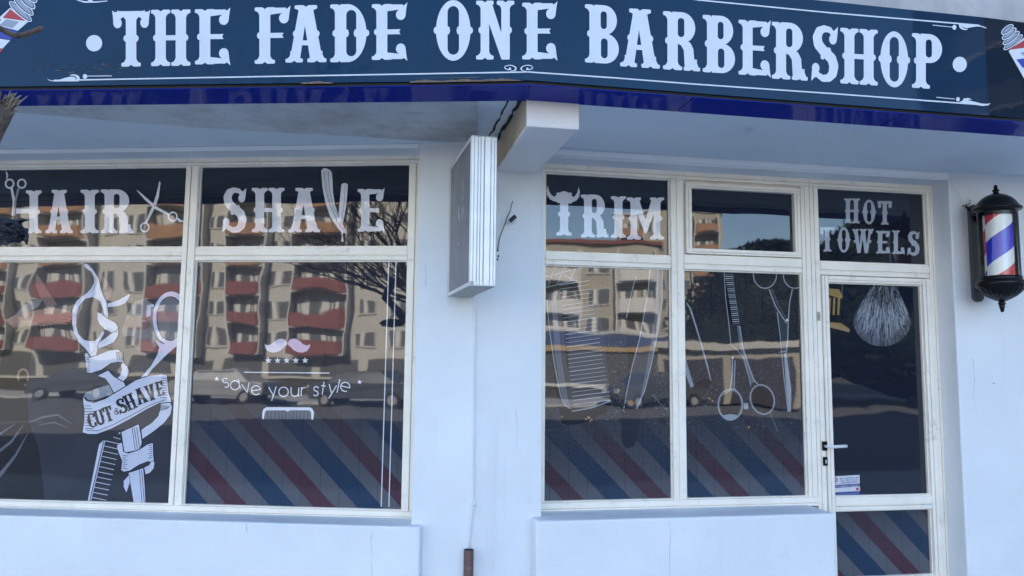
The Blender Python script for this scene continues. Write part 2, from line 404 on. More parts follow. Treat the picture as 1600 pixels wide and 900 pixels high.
def gP(leg=False):
    it = stem(.175, bulbs='l') + [([(.17, 1), (.34, 1)] + arc(.34, .735, .25, .265, 90, -90, 16) + [(.17, .47)], 1)]
    it.append((arc(.33, .84, .06, .06, 0, 180, 8) + arc(.33, .63, .06, .06, 180, 360, 8), 0))
    return it
def gR():
    it = gP()
    it.insert(0, ([(.3, .53), (.42, .53), (.5, .48), (.555, .38), (.57, .2), (.6, .1), (.66, .06), (.66, 0), (.56, 0), (.54, .02), (.46, .0), (.4, .02), (.39, .2), (.38, .35), (.33, .43), (.26, .46)], 1))
    it.insert(0, (foot(.53, 0, 1, .09, .15), 1))
    return it
def gB():
    it = stem(.175, bulbs='l') + [([(.17, 1), (.34, 1)] + arc(.34, .745, .23, .255, 90, -90, 16) + [(.17, .49)], 1),
                                  ([(.17, .52), (.35, .52)] + arc(.35, .26, .255, .26, 90, -90, 16) + [(.17, 0)], 1)]
    it += [(arc(.335, .84, .055, .055, 0, 180, 8) + arc(.335, .645, .055, .055, 180, 360, 8), 0),
           (arc(.345, .37, .06, .06, 0, 180, 8) + arc(.345, .15, .06, .06, 180, 360, 8), 0)]
    return it
def gN():
    return stem(.165, bulbs='l', hw=.085) + stem(.58, bulbs='r', hw=.085, bot=False) + [([(.1, .97), (.3, .97), (.665, .0), (.5, .0)], 1)]
def gM():
    return stem(.165, bulbs='l', hw=.085) + stem(.74, bulbs='r', hw=.085) + [([(.1, .97), (.29, .97), (.5, .3), (.44, .13)], 1), ([(.8, .97), (.61, .97), (.4, .3), (.47, .13)], 1)]
def gW():
    it = []
    for cx in (.14, .47):
        it += [([(cx-.1, .97), (cx+.07, .97), (cx+.2, .03), (cx+.06, .03)], 1), ([(cx+.25, .97), (cx+.36, .97), (cx+.2, .03), (cx+.1, .03)], 1)]
    return it + [(foot(.12, 1, -1, .08, .14), 1), (foot(.46, 1, -1, .08, .16), 1), (foot(.8, 1, -1, .07, .13), 1), (bulb(.08), 1), (bulb(.78), 1)]
def gU():
    return stem(.165, bulbs='l', bot=False, y0=.15, fw=.145) + stem(.545, bulbs='r', bot=False, y0=.15, fw=.145) + [(arc(.355, .25, .275, .25, 180, 360, 20), 1), (arc(.355, .27, .09, .14, 180, 360, 14) , 0)]
def gS():
    P = [(.5, .83), (.42, .925), (.3, .94), (.2, .89), (.155, .78), (.18, .66), (.27, .565), (.36, .5), (.46, .42), (.505, .3), (.48, .16), (.4, .08), (.28, .065), (.17, .12), (.11, .22)]
    Wd = [.07, .1, .12, .16, .185, .19, .19, .19, .19, .19, .175, .14, .12, .1, .07]
    it = []
    for i in range(len(P)-1):
        a, b = P[i], P[i+1]; dx, dy = b[0]-a[0], b[1]-a[1]; l = math.hypot(dx, dy); nx, ny = -dy/l, dx/l
        it.append(([(a[0]+nx*Wd[i]/2, a[1]+ny*Wd[i]/2), (a[0]-nx*Wd[i]/2, a[1]-ny*Wd[i]/2), (b[0]-nx*Wd[i+1]/2, b[1]-ny*Wd[i+1]/2), (b[0]+nx*Wd[i+1]/2, b[1]+ny*Wd[i+1]/2)], 1))
        it.append((arc(b[0], b[1], Wd[i+1]/2, Wd[i+1]/2, 0, 360, 14)[:-1], 1))
    it += [(arc(.485, .76, .08, .09, 0, 360, 16)[:-1], 1), ([(.42, .9), (.52, .92), (.59, .985), (.58, .86), (.565, .75), (.45, .8)], 1)]
    it += [(arc(.125, .24, .08, .09, 0, 360, 16)[:-1], 1), ([(.2, .1), (.1, .075), (.03, .01), (.04, .13), (.05, .24), (.17, .2)], 1), (bulb(.4, .56, .045), 1), (bulb(.27, .45, .045), 1)]
    return it
GL = dict(T=gT, H=gH, I=gI, E=gE, F=gF, L=gL, A=gA, V=gV, O=gO, C=gC, D=gD, P=gP, R=gR, B=gB, N=gN, M=gM, W=gW, U=gU, S=gS)
def zp(ox, oy, s, pts): return [(ox+x/s, oy+y/s) for x, y in pts]

# ------------------------------------------------------------------ ground, street
mb = MB(); mb.face([(-400, -400, -.13), (400, -400, -.13), (400, 400, -.13), (-400, 400, -.13)], 'soil'); tag(mb.build('ground'), kind='structure')
mb = MB(); mb.box((-60, .2, -.12), (60, 5.2, 0), 'paving'); tag(mb.build('pavement'), kind='structure')
mb = MB(); mb.box((-60, .05, -.12), (60, .197, .004), 'kerb_stone'); tag(mb.build('kerb'), kind='structure')
mb = MB(); mb.face([(-150, -20, -.126), (150, -20, -.126), (150, .047, -.126), (-150, .047, -.126)], 'sun_asphalt'); tag(mb.build('road'), kind='structure')
mb = MB()
for k in range(-12, 13): mb.face([(k*6, -9.06, -.122), (k*6+3, -9.06, -.122), (k*6+3, -8.94, -.122), (k*6, -8.94, -.122)], 'line_paint')
tag(mb.build('road_marking'), kind='structure')
mb = MB(); mb.box((-90, -26, -.12), (90, -20.2, 0), 'paving'); tag(mb.build('far_pavement'), kind='structure')

# ------------------------------------------------------------------ the shop building
shop = thing('shop_building', 'white painted shop building with a bent front under the projecting canopy', 'building', (C0.x, C0.y, 0))
WO = .20; SZ = 1.338                                   # wall face offset, soffit height over the eye
ZG = -H
UL0, UR1 = -7.5, 9.5
zLh, zRh = 1.308, 1.276
# left opening and right opening
uLo0 = -4.35; uLo1 = U('L', [(655, 260)], WO)+.0
uRo0 = U('R', [(847.5, 400), (848, 700)], WO); uRo1 = U('R', [(1484, 290), (1492, 500), (1504, 740)], WO)
def wall_poly(mb, pl, pts, o0, o1, m): mb.prism([W(pl, u, z, o1) for u, z in pts], PL[pl][1]*(o0-o1), m)
# pillar with the corner bend (one mesh)
mb = MB(); g = 0
pin = C0 + (mit(.20)-C0)*(-.5)
a, b_, c = W('L', uLo1, 0, WO), mit(WO), W('R', uRo0, 0, WO); d, e = W('L', uLo1, 0, -.1), W('R', uRo0, 0, -.1)
poly = [V((p.x, p.y, 0.0)) for p in (a, b_, c, e, d)]
mb.prism(poly, (0, 0, SZ+H+.02), 'wall_paint'); pillar = mb.build('pillar', shop, bevel=.006)
# lintels: thin strips over the openings with the head going back to the frames
mb = MB(); mb.wbox('L', UL0, uLo1-.001, zLh, SZ+.02, -.1, WO-.002, 'wall_paint'); mb.build('lintel', shop)
mb = MB(); mb.wbox('R', uRo0+.001, uRo1+.02, zRh, SZ+.02, -.1, WO-.002, 'wall_paint'); mb.build('lintel', shop)
rough_mat('skylit_white', (.92, .94, .96), .6, .04, 3, 60, .001)  # sky light on the lintel edge, put into the strip's paint colour
mb = MB(); mb.wbox('L', UL0, uLo1-.004, zLh+.001, zLh+.026, WO-.0015, WO+.004, 'skylit_white'); mb.build('head_strip', shop, bevel=.002)
mb = MB(); mb.wbox('R', uRo0+.06, uRo1-.002, zRh+.018, zRh+.05, WO-.0015, WO+.004, 'skylit_white'); mb.build('head_strip', shop, bevel=.002)
# wall right of the door, wall at the far left
mb = MB(); mb.wbox('R', uRo1, UR1, ZG, SZ+.02, -.1, WO, 'wall_paint'); mb.build('side_wall', shop, bevel=.008)
mb = MB(); mb.wbox('L', UL0, uLo0, ZG, SZ+.02, -.1, WO, 'wall_paint'); mb.build('side_wall', shop, bevel=.008)
# sill walls
SOL, SOR = .275, .335
zLs, zRs = -.927, -.885
uLs1 = U('L', [(655.5, 822), (656, 890)], SOL); uRs0 = U('R', [(839, 815), (836, 895)], SOR); uRs1 = U('R', [(1306, 810), (1308.3, 895)], SOR)
mb = MB(); mb.wbox('L', UL0, uLs1, ZG, zLs, -.06, SOL, 'wall_paint'); mb.build('sill_wall', shop, bevel=.012)
mb = MB(); mb.wbox('R', uRs0, uRs1, ZG, zRs, -.06, SOR, 'wall_paint'); mb.build('sill_wall', shop, bevel=.014)
rough_mat('crack_dark', (.16, .15, .15), .9, .3, 20, 60, 0)
def crack(pl, px, off, wd=.0012, name='hairline_crack'):
    mb = MB(); pts = [W(pl, *uz(pl, x, y, off), off+.0008) for x, y in px]; t, n_ = PL[pl]
    for a, b_ in zip(pts, pts[1:]):
        w1, w2 = wd*random.uniform(.4, 1.4), wd*random.uniform(.4, 1.4); e_ = (b_-a).normalized().cross(n_)
        mb.face([a-e_*w1, a+e_*w1, b_+e_*w2, b_-e_*w2], 'crack_dark')
    mb.build(name, shop)
crack('L', [(385.5, 818), (385, 824), (386, 829), (385.5, 832)], SOL)
crack('L', [(582, 830), (579.5, 846), (581.5, 862), (580.5, 884), (582, 905)], SOL, .0007)
crack('R', [(1046, 812), (1047.5, 840), (1046, 870), (1047, 905)], SOR, .0006)
crack('R', [(1520, 560), (1523, 590), (1521, 616), (1524, 640)], WO, .0007)
crack('R', [(1551, 598), (1554, 600)], WO, .003)
crack('L', [(664, 410), (666, 432), (664.5, 447)], WO, .0007)
crack('R', [(806, 640), (809, 672), (807, 700)], WO, .0006)
# soffit under the canopy: painted part and a bare wedge on the left
def at_z(x, y, z):
    d = ray(x, y); return d*(z/d.z) + Z3*H
mb = MB()
p = [W('L', UL0, SZ, WO-.05), mit(WO-.05)+Z3*(SZ+H), mit(1.25)+Z3*(SZ+H), W('L', UL0, SZ, 1.25)]
wedge_px = [(-30, 171), (100, 181), (200, 190), (300, 198), (400, 204), (480, 208.5), (560, 212.5), (640, 218), (700, 222), (757, 225)]
wl = [at_z(x, y, SZ) for x, y in wedge_px]
fr = [mit(1.25)+Z3*(SZ+H), W('L', UL0, SZ, 1.25)]
ul0 = W('L', UL0, SZ, 1.19)
mb.face([p[0], p[1], fr[0], fr[1]], 'soffit_paint')
dn = Z3*-.003
mb.face([q+dn for q in [ul0]+wl[:-1]+[p[1].lerp(fr[0], .09), fr[0], fr[1]]], 'bare_plaster')
mb.face([p[1], W('R', UR1, SZ, WO-.05), W('R', UR1, SZ, 1.25), fr[0]], 'soffit_paint')
mb.build('soffit', shop)
# beam over the pillar
zb = 1.167; OB = 1.095
ub0, ub1 = U('R', [(822.8, 190)], OB), U('R', [(905.5, 190)], OB)
ubw0, ubw1 = U('R', [(775, 270)], WO), U('R', [(837.3, 271.6)], WO)
mb = MB()
bp = [W('R', ub0, zb, OB), W('R', ub1, zb, OB), W('R', ubw1, zb, WO-.05), W('R', ubw0-.0, zb, WO-.05)]
tp = [q + Z3*(SZ+.02-zb) for q in bp]
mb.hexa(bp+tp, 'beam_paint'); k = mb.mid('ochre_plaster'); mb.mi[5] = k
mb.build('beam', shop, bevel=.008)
# dark cracked joint along the beam's left side
mb = MB()
for (dz, wdt) in ((.0, .012), (-.035, .006)):
    pts = []
    for i in range(15):
        t = i/14; q = bp[0].lerp(bp[3], t); q = V((q.x, q.y, SZ+H-.004)) + V((-.012+dz*1.6, 0, 0))
        pts.append(q + V((random.uniform(-.006, .006), 0, random.uniform(-.002, .002))))
    for a, b_ in zip(pts, pts[1:]):
        ww = wdt*random.uniform(.3, 1.2); mb.face([a+V((-ww, 0, 0)), a+V((ww, 0, 0)), b_+V((ww, 0, 0)), b_+V((-ww, 0, 0))], 'black_gap')
mb.build('joint_crack', shop)
# canopy body, parapet above the sign, upper floors
OS = 1.30; ZU = 1.30
mb = MB(); TB = 13 - H
for pl, ua, ub in (('L', UL0, None), ('R', None, UR1)):
    i0, i1 = mu(pl, 1.24), mu(pl, 1.0)
    if pl == 'L': q = [W(pl, UL0, SZ+.004, 1.19), mit(1.19)+Z3*(SZ+.004+H), mit(.1)+Z3*(SZ+.004+H), W(pl, UL0, SZ+.004, .1)]
    else: q = [mit(1.19)+Z3*(SZ+.004+H), W(pl, UR1, SZ+.004, 1.19), W(pl, UR1, SZ+.004, .1), mit(.1)+Z3*(SZ+.004+H)]
    mb.prism(q, (0, 0, 2.1), 'concrete')
mb.build('parapet', shop)
mb = MB(); mb.box((-16, 5.9, 0), (16, 16, 11.5), 'concrete'); mb.wbox('L', UL0, mu('L', .09), SZ+.03, 9.9, -1.6, .09, 'concrete'); mb.wbox('R', mu('R', .09), UR1, SZ+.03, 9.9, -1.6, .09, 'concrete')
mb.build('upper_wall', shop)
mb = MB(); mb.box((-16, 5.5, 11.502), (16, 16.3, 11.8), 'kerb_stone'); mb.build('roof', shop)

# ------------------------------------------------------------------ windows and door
FO = .034
def member(mb, pl, u0, u1, z0, z1, vert, o=FO, bead=(1, 1)):
    """aluminium profile: body, two raised lips with a groove between, glazing beads at the glass"""
    mb.wbox(pl, u0, u1, z0, z1, -.03, o-.008, 'frame_metal')
    if vert:
        w_ = u1-u0
        for a, b_ in ((0, .36), (.46, .96)):
            mb.wbox(pl, u0+w_*a+.001, u0+w_*b_, z0+.001, z1-.001, o-.009, o, 'frame_metal')
        mb.wbox(pl, u0+w_*.365, u0+w_*.395, z0+.002, z1-.002, o-.009, o-.0065, 'frame_groove')
        if bead[0]: mb.wbox(pl, u0-.008, u0-.0005, z0, z1, -.02, o-.02, 'frame_metal')
        if bead[1]: mb.wbox(pl, u1+.0005, u1+.008, z0, z1, -.02, o-.02, 'frame_metal')
    else:
        h = z1-z0
        for a, b_ in ((.03, .3), (.4, .97)):
            mb.wbox(pl, u0+.001, u1-.001, z0+h*a, z0+h*b_, o-.0095, o+.002, 'frame_metal')
        mb.wbox(pl, u0+.002, u1-.002, z0+h*.305, z0+h*.33, o-.009, o-.0065, 'frame_groove')
        if bead[0]: mb.wbox(pl, u0, u1, z0-.007, z0-.0005, -.02, o-.018, 'frame_metal')
        if bead[1]: mb.wbox(pl, u0, u1, z1+.0005, z1+.007, -.02, o-.018, 'frame_metal')
def pane(pl, u0, u1, z0, z1, m, parent, o=0, name='pane'):
    mb = MB(); mb.wbox(pl, u0-.01, u1+.01, z0-.01, z1+.01, o-.006, o, m); return mb.build(name, parent)
DX = 13.0   # (kept for reference spacing of film seams)

# --- left window
l1 = U('L', [(295.4, 260.5), (289, 387), (287, 408.5), (267, 787.3)]); l2 = U('L', [(314.5, 260.3), (310.3, 386.7), (308, 408), (287.8, 788.5)])
l3 = U('L', [(642, 257.6), (640, 386), (639, 407.7), (628.5, 797)])
zt = ZZ('L', [(315, 260.3), (642.5, 257.6), (0, 265)]); zr1 = ZZ('L', [(310, 386.7), (640, 386), (0, 388.4)]); zr2 = ZZ('L', [(308, 408), (639, 407.7), (0, 409)])
zb_ = ZZ('L', [(287.8, 788.5), (627.4, 797), (0, 780.8)])
l0 = -4.25
pB = uz('L', 593.5, 791)
stripe_film('film_left_panes', 'L', pB[0]+.98*pB[1]-.27*.556, -.12, -.85, (.012, .015, .026), .004)
mb = MB()
lo1 = uLo1 + .015
member(mb, 'L', l1, l2, zb_, zt, True)
member(mb, 'L', l0-.06, l0, zb_, zt, True, bead=(0, 1))
member(mb, 'L', l3, lo1, zb_, zt, True, bead=(1, 0))
member(mb, 'L', l0-.06, lo1, zt, zLh+.01, False, o=FO+.004, bead=(1, 0))
member(mb, 'L', l0-.06, lo1, zLs-.01, zb_, False, o=FO+.006, bead=(0, 1))
member(mb, 'L', l0, l1-.001, zr2, zr1, False, o=FO-.004)
member(mb, 'L', l2+.001, l3-.001, zr2, zr1, False, o=FO-.004)
winL = mb.build('shop_window', shop, bevel=.0012)
winL['label'] = 'wide left shop window lettered HAIR and SHAVE'
pn = [pane('L', l0, l1, zr1, zt, 'film_navy', winL), pane('L', l2, l3, zr1, zt, 'film_navy', winL),
      pane('L', l0, l1, zb_, zr2, 'film_photo', winL), pane('L', l2, l3, zb_, zr2, 'film_left_panes', winL)]
pn[0]['label'] = 'upper pane reading HAIR'; pn[1]['label'] = 'upper pane reading SHAVE'
pn[2]['label'] = 'lower pane with scissors and ribbon print'; pn[3]['label'] = 'lower pane with moustache print and stripes'
# HAIR
A = Art('L', .0012)
A.glyph('I', (40.5, 297.5, 65, 364.5), 'print_white').poly([(25, 326), (46, 325.5), (46, 333), (25, 334)], 'print_white')
A.glyph('A', (71, 296.6, 114, 364.5), 'print_white').glyph('I', (126, 296.4, 154.5, 364.5), 'print_white').glyph('R', (157.5, 296, 208.6, 364.5), 'print_white')
o = A.build('lettering', winL)
o['label'] = 'white HAIR lettering'
A = Art('L', .0014); k = 'print_white'; g = 'print_grey'
A.ring(15, 287, 6.2, 6.6, 2.6, k).ring(34, 287, 6.2, 6.6, 2.6, k).line([(10.5, 280), (11.5, 274), (9.5, 268)], [1.5, 3, 2], k)
A.poly([(16, 294), (20, 294), (23.5, 312), (24, 337), (18, 337), (20, 314)], k).poly([(27, 294), (31, 294), (26, 312), (23.5, 337), (20, 337), (22, 316)], g)
A.build('scissors_print', winL); A = Art('L', .0014)
A.ring(226.3, 355.2, 6.3, 6.8, 2.4, k).ring(270, 338.5, 6.5, 6.8, 2.4, k).line([(277, 341), (281, 345), (287, 346)], [2, 3.4, 1.4], k)
A.poly([(249, 283), (251, 285), (248, 308), (243, 323), (229, 350), (226.5, 348.5), (238, 322), (244, 305)], k)
A.poly([(213, 297), (216, 298), (230, 310), (245, 323), (265, 334), (263.5, 337), (243, 327), (226, 312)], k).ell(241.5, 321, 1.4, 1.4, g)
A.build('scissors_print', winL)
# SHAVE with a razor for the V
A = Art('L', .0012)
A.glyph('S', (347, 292.8, 385.4, 363.6), k).glyph('H', (393.5, 293.5, 444.6, 363), k).glyph('A', (450.4, 293.5, 500, 363), k).glyph('E', (558.7, 293.5, 601, 363.6), k)
A.build('lettering', winL)['label'] = 'white SHAVE lettering'
A = Art('L', .0014); Q = lambda *p: zp(280, 220, 3.462, p)
hand = Q((768, 162), (778, 150), (792, 147), (812, 156), (826, 172), (829, 210), (832, 280), (842, 345), (862, 405), (885, 450), (900, 488), (890, 497), (872, 490), (850, 462), (815, 405), (790, 330), (775, 250))
A.poly(hand, k)
A.line(Q((782, 165), (792, 260), (815, 350), (850, 425), (880, 470)), 1.0, 'print_mid').line(Q((806, 165), (812, 260), (832, 350), (862, 415)), 1.0, 'print_mid').line(Q((794, 160), (801, 260), (823, 352), (858, 424)), .7, g)
A.poly(Q((877, 238), (885, 230), (900, 228), (912, 236), (908, 300), (900, 370), (890, 425), (884, 447), (868, 425), (862, 395), (870, 310)), k).line(Q((898, 240), (893, 330), (880, 425)), .8, g)
A.poly(Q((874, 488), (888, 490), (884, 510), (890, 545), (884, 549), (876, 543), (880, 512)), k).poly(Q((865, 455), (900, 478), (903, 496), (888, 494)), 'print_violet')
A.build('razor_print', winL)
# scissors, ribbon and comb emblem
A = Art('L', .0012); Q = lambda *p: zp(100, 400, 4.5, p); Q2 = lambda *p: zp(100, 580, 4.285, p)
D = 'print_dark'; k = 'print_emblem'
def outl(pts, m, w=1.5, edge=D):
    A.line(list(pts)+[pts[0]], w*2, edge); A.poly(pts, m)
A.poly(Q((405, 530), (440, 420), (500, 320), (560, 300), (620, 330), (640, 420), (650, 520), (660, 620), (620, 670), (520, 660), (480, 620), (500, 560), (420, 565)), 'print_cloth')
A.poly(Q((420, 470), (470, 420), (590, 440), (620, 500), (560, 520), (450, 520)), 'print_pink').poly(Q((480, 620), (520, 580), (600, 580), (640, 660), (520, 665)), 'print_pink')
A.poly(Q((690, 380), (720, 420), (745, 500), (720, 590), (670, 560), (655, 470)), 'print_cloth')
outl(Q((255, 130), (290, 158), (325, 205), (340, 240), (328, 285), (310, 310), (290, 290), (275, 240), (268, 180)), 'print_pink', .5)
outl(Q((300, 338), (380, 312), (430, 285), (465, 265), (452, 305), (425, 335), (380, 352), (310, 360)), k, .6)
hook = Q((140, 62), (152, 54), (170, 62), (205, 98), (238, 150), (255, 215), (268, 265), (300, 330), (310, 400), (302, 470), (285, 430), (278, 380), (250, 315), (200, 288), (150, 300), (108, 350), (86, 420), (84, 490), (100, 550), (140, 590), (185, 600), (215, 598), (245, 570), (268, 523), (286, 538), (260, 585), (240, 615), (235, 655), (225, 700), (190, 705), (150, 650), (100, 600), (70, 540), (57, 470), (60, 390), (85, 320), (125, 285), (160, 262), (190, 230), (212, 190), (212, 150), (190, 110), (150, 82))
outl(hook, k, .9)
A.line(Q((222, 150), (226, 195), (205, 235), (185, 255)), .9, 'print_grey')
A.line(Q((185, 690), (225, 660)), .9, 'print_grey')
ringo = [(100+(755+131*cos(t))/4.5, 400+(440+190*sin(t))/4.5) for t in [2*pi*i/40 for i in range(40)]]
A.poly([(100+(x-100)*1.0, y) for x, y in ringo], k)
A.poly(Q((640, 590), (668, 640), (655, 690), (610, 770), (550, 840), (480, 905), (535, 905), (620, 795), (720, 695), (815, 615), (790, 590), (700, 620)), k)
A.ell(100+748/4.5, 400+440/4.5, 95/4.5, 154/4.5, 'print_mid').poly(Q((660, 380), (700, 370), (745, 470), (738, 560), (690, 585), (660, 510)), 'print_cloth').ring(100+748/4.5, 400+440/4.5, 95/4.5, 154/4.5, 1.4, D)
A.poly(Q((585, 345), (630, 338), (632, 352), (612, 360), (610, 420), (580, 430), (578, 395)), k)
A.line(Q((668, 640), (655, 690), (610, 770), (550, 840), (500, 890)), 1.4, D)
# curls of ribbon round the shank
outl(Q((235, 395), (262, 405), (300, 440), (360, 470), (380, 505), (372, 530), (340, 540), (290, 515), (250, 480), (235, 440)), k)
outl(Q((340, 540), (372, 530), (382, 510), (378, 560), (350, 605), (290, 632), (240, 652), (245, 610), (300, 572)), k)
outl(Q((146, 690), (160, 680), (185, 715), (235, 700), (310, 668), (380, 658), (408, 680), (414, 748), (380, 742), (330, 752), (260, 800), (190, 822), (162, 815), (155, 750)), k)
outl(Q((414, 748), (445, 780), (455, 810), (440, 855), (408, 888), (368, 868), (395, 840), (408, 800), (400, 765)), k)
for i in range(7): A.line(Q((160, 712+i*15), (185-i % 2*6, 716+i*15)), .95, D)
for i in range(6): A.line(Q((402-i*7, 672), (408-i*7, 735-i % 2*16)), .95, D)
outl(Q((238, 842), (310, 806), (350, 850), (420, 890), (440, 930), (350, 960), (320, 900), (290, 860)), k)
# main banner
outl(Q2((128, 172), (150, 142), (230, 112), (300, 90), (330, 148), (262, 178), (190, 205), (150, 195)), 'print_grey')
A.line(Q2((140, 175), (160, 195), (215, 195), (300, 165)), 1.6, D)
outl(Q2((705, 195), (722, 240), (712, 290), (670, 345), (600, 402), (525, 452), (518, 392), (590, 345), (632, 300), (645, 250), (650, 210)), k)
outl(Q2((128, 172), (150, 200), (200, 212), (280, 185), (380, 125), (480, 62), (570, 32), (650, 22), (688, 28), (692, 80), (698, 140), (718, 205), (690, 208), (640, 212), (560, 250), (440, 320), (320, 382), (220, 420), (160, 420), (125, 408), (136, 340), (138, 260), (130, 210)), k)
for i in range(9):
    A.line(Q2((140, 232+i*19), (178+(i % 3)*10, 232+i*19)), .95, D); A.line(Q2((690, 48+i*16), (655-(i % 3)*9, 46+i*16)), .95, D)
for i in range(7): A.line(Q2((655+i*9, 222+i*2), (640+i*8, 270-i*3)), .95, D)
A.line(Q2((150, 395), (230, 398), (330, 358), (450, 295), (570, 230), (680, 190)), .95, D)
# blade, lower ribbon, comb
outl(Q2((385, 408), (500, 356), (512, 420), (520, 480), (505, 524), (405, 545)), k)
for x in (455, 470, 486): A.line(Q2((x, 375), (x+22, 525)), .95, D)
outl(Q2((432, 682), (530, 650), (540, 780), (545, 886), (468, 886), (450, 780)), k)
for x in (505, 520): A.line(Q2((x, 660), (x+18, 884)), .95, D)
outl(Q2((400, 735), (436, 695), (440, 745), (418, 812), (400, 775)), k, .7)
outl(Q2((354, 500), (372, 482), (388, 480), (396, 540), (430, 552), (500, 530), (560, 490), (594, 482), (596, 560), (602, 610), (560, 602), (500, 626), (440, 665), (400, 672), (384, 662), (390, 600), (366, 545)), k)
outl(Q2((590, 596), (606, 612), (600, 650), (575, 680), (545, 690), (538, 645), (570, 630)), k, .7)
for i in range(7): A.line(Q2((392, 565+i*14), (425-(i % 2)*12, 568+i*14)), .95, D); A.line(Q2((590, 495+i*14), (565+(i % 2)*8, 498+i*14)), .95, D)
outl(Q2((235, 490), (262, 464), (276, 466), (180, 874), (158, 874)), k, .6); A.line(Q2((266, 468), (172, 872)), 1.4, D)
A.line(Q2((330, 441), (378, 455)), .9, k); A.ell(100+372/4.285, 580+415/4.285, 1.3, 1.3, k)
for i in range(12):
    y = 466+i*34.5; x = 278-(y-466)*.235; A.line(Q2((x, y), (x+100-i*.5, y+23-i*.4)), 1.0, k)
A.build('emblem_print', winL)['label'] = 'scissors and comb wound in a CUT & SHAVE ribbon'
A = Art('L', .0020)
def rot_glyph(ch, cx, cy, w_, h_, ang, m='print_dark'):
    ux, uy = cos(ang), sin(ang); bx, by = cx-ux*w_/2, cy-uy*w_/2
    A.glyph(ch, ((bx, by), (bx+ux*w_, by+uy*w_), (bx+uy*h_, by-ux*h_)), m)
for ch, x, y, w_, h_, an in (('C', 197, 378, 62, 100, -14), ('U', 252, 360, 64, 104, -16), ('T', 312, 335, 66, 104, -18), ('S', 408, 280, 64, 104, -24), ('H', 464, 255, 72, 108, -24), ('A', 532, 216, 74, 108, -22), ('V', 596, 194, 70, 108, -18), ('E', 652, 168, 56, 104, -12)):
    rot_glyph(ch, 100+x/4.285, 580+y/4.285, w_/4.285, h_/4.285, R(an))
ax, ay = 100+352/4.285, 580+268/4.285
A.ring(ax-.4, ay-2.6, 1.8, 2.0, 1.2, 'print_dark', n=16).ring(ax-.6, ay+2.2, 2.5, 2.6, 1.2, 'print_dark', n=16).line([(ax-2, ay-1.4), (ax+4.2, ay+4.6)], 1.2, 'print_dark').line([(ax+4.2, ay+.2), (ax+1, ay+4.6)], 1.1, 'print_dark')
A.build('lettering', winL)['label'] = 'dark CUT & SHAVE lettering on the ribbon'
# faded photo print of a barber at work on the left lower pane
A = Art('L', .0008)
A.poly([(-60, 440), (20, 448), (46, 470), (56, 500), (50, 540), (40, 600), (44, 660), (60, 700), (70, 785), (-60, 785)], 'print_hair')
A.poly([(8, 500), (24, 492), (50, 486), (80, 481), (104, 484), (114, 490), (112, 500), (96, 506), (70, 509), (44, 510), (20, 512)], 'print_skin')
for i in range(4): A.line([(52+i*3, 494+i*4.6), (90, 490+i*4.8), (117-i*4, 494+i*4)], [5, 4.6, 2.2], 'print_skin').line([(58, 497+i*4.6), (92, 493.5+i*4.6), (112-i*4, 496+i*4)], .7, 'print_hair')
A.poly([(57, 427), (66, 440), (76, 456), (90, 476), (74, 482), (62, 462), (55, 444)], 'print_pink').poly([(24, 492), (36, 478), (50, 470), (68, 466), (60, 479), (46, 487)], 'print_cloth')
A.ring(36, 588, 8, 11, 3.4, 'print_skin', a0=pi*.8, a1=pi*2.2)
for (pts, wd) in (([(-30, 770), (0, 742), (24, 712), (44, 676)], [14, 9, 5, 1]), ([(-40, 735), (-10, 712), (18, 690), (36, 664)], [10, 7, 5, 1]), ([(-30, 690), (0, 678), (24, 662)], [7, 5, 1]), ([(44, 660), (66, 652), (90, 648), (112, 662)], [1, 5, 4, 1]), ([(60, 664), (84, 660), (106, 668)], [1, 3, 1])):
    A.line(pts, [q*.7 for q in wd], 'print_mid')
for i in range(24): A.line([(0+i*3.6, 507+random.uniform(-2, 2)), (1+i*3.6, 522+random.uniform(-4, 8))], 1.1, random.choice(('print_hair', 'print_dark')))
A.build('photo_print', winL)
# moustache print
k = 'print_white'; A = Art('L', .0012); Q = lambda *p: zp(320, 510, 5.625, p)
half = [(726, 150), (710, 120), (680, 107), (650, 110), (615, 130), (585, 158), (555, 168), (535, 160), (526, 150), (530, 185), (552, 215), (590, 230), (630, 228), (670, 210), (705, 175), (722, 160)]
A.poly(Q(*half), 'print_violet').poly(Q(*[(1452-x, y) for x, y in half]), 'print_violet')
for x in (560, 640, 720, 800, 882): A.star(320+x/5.625, 510+300/5.625, 5.4, k)
A.star(338.7, 591.8, 4, k).star(561.8, 597, 4, k)
A.line(Q((345, 403), (1095, 410)), 1.5, k)
A.poly(Q((505, 815), (505, 760), (515, 728), (540, 710), (925, 712), (948, 728), (961, 760), (952, 820), (938, 820), (934, 755), (915, 738), (752, 738), (730, 750), (708, 738), (545, 738), (528, 755), (520, 815)), k)
for i in range(34): A.line(Q((534+i*12, 742), (531+i*12.2, 816)), .85, g)
A.build('moustache_print', winL)
A = Art('L', .0012); LW = 1.55
def ml(paths, cx, by, s, rot=0):                       # monoline lower case letters; cx, baseline, x height
    for p in paths:
        pts = [(cx+(x*cos(rot)-y*sin(rot)*-1)*s, by-(y*cos(rot)-x*sin(rot)*1)*s) for x, y in p]
        A.line(pts, LW, k)
def ca(cx, cy, r, a0, a1, n=16): return [(cx+r*cos(R(a0+(a1-a0)*i/n)), cy+r*sin(R(a0+(a1-a0)*i/n))) for i in range(n+1)]
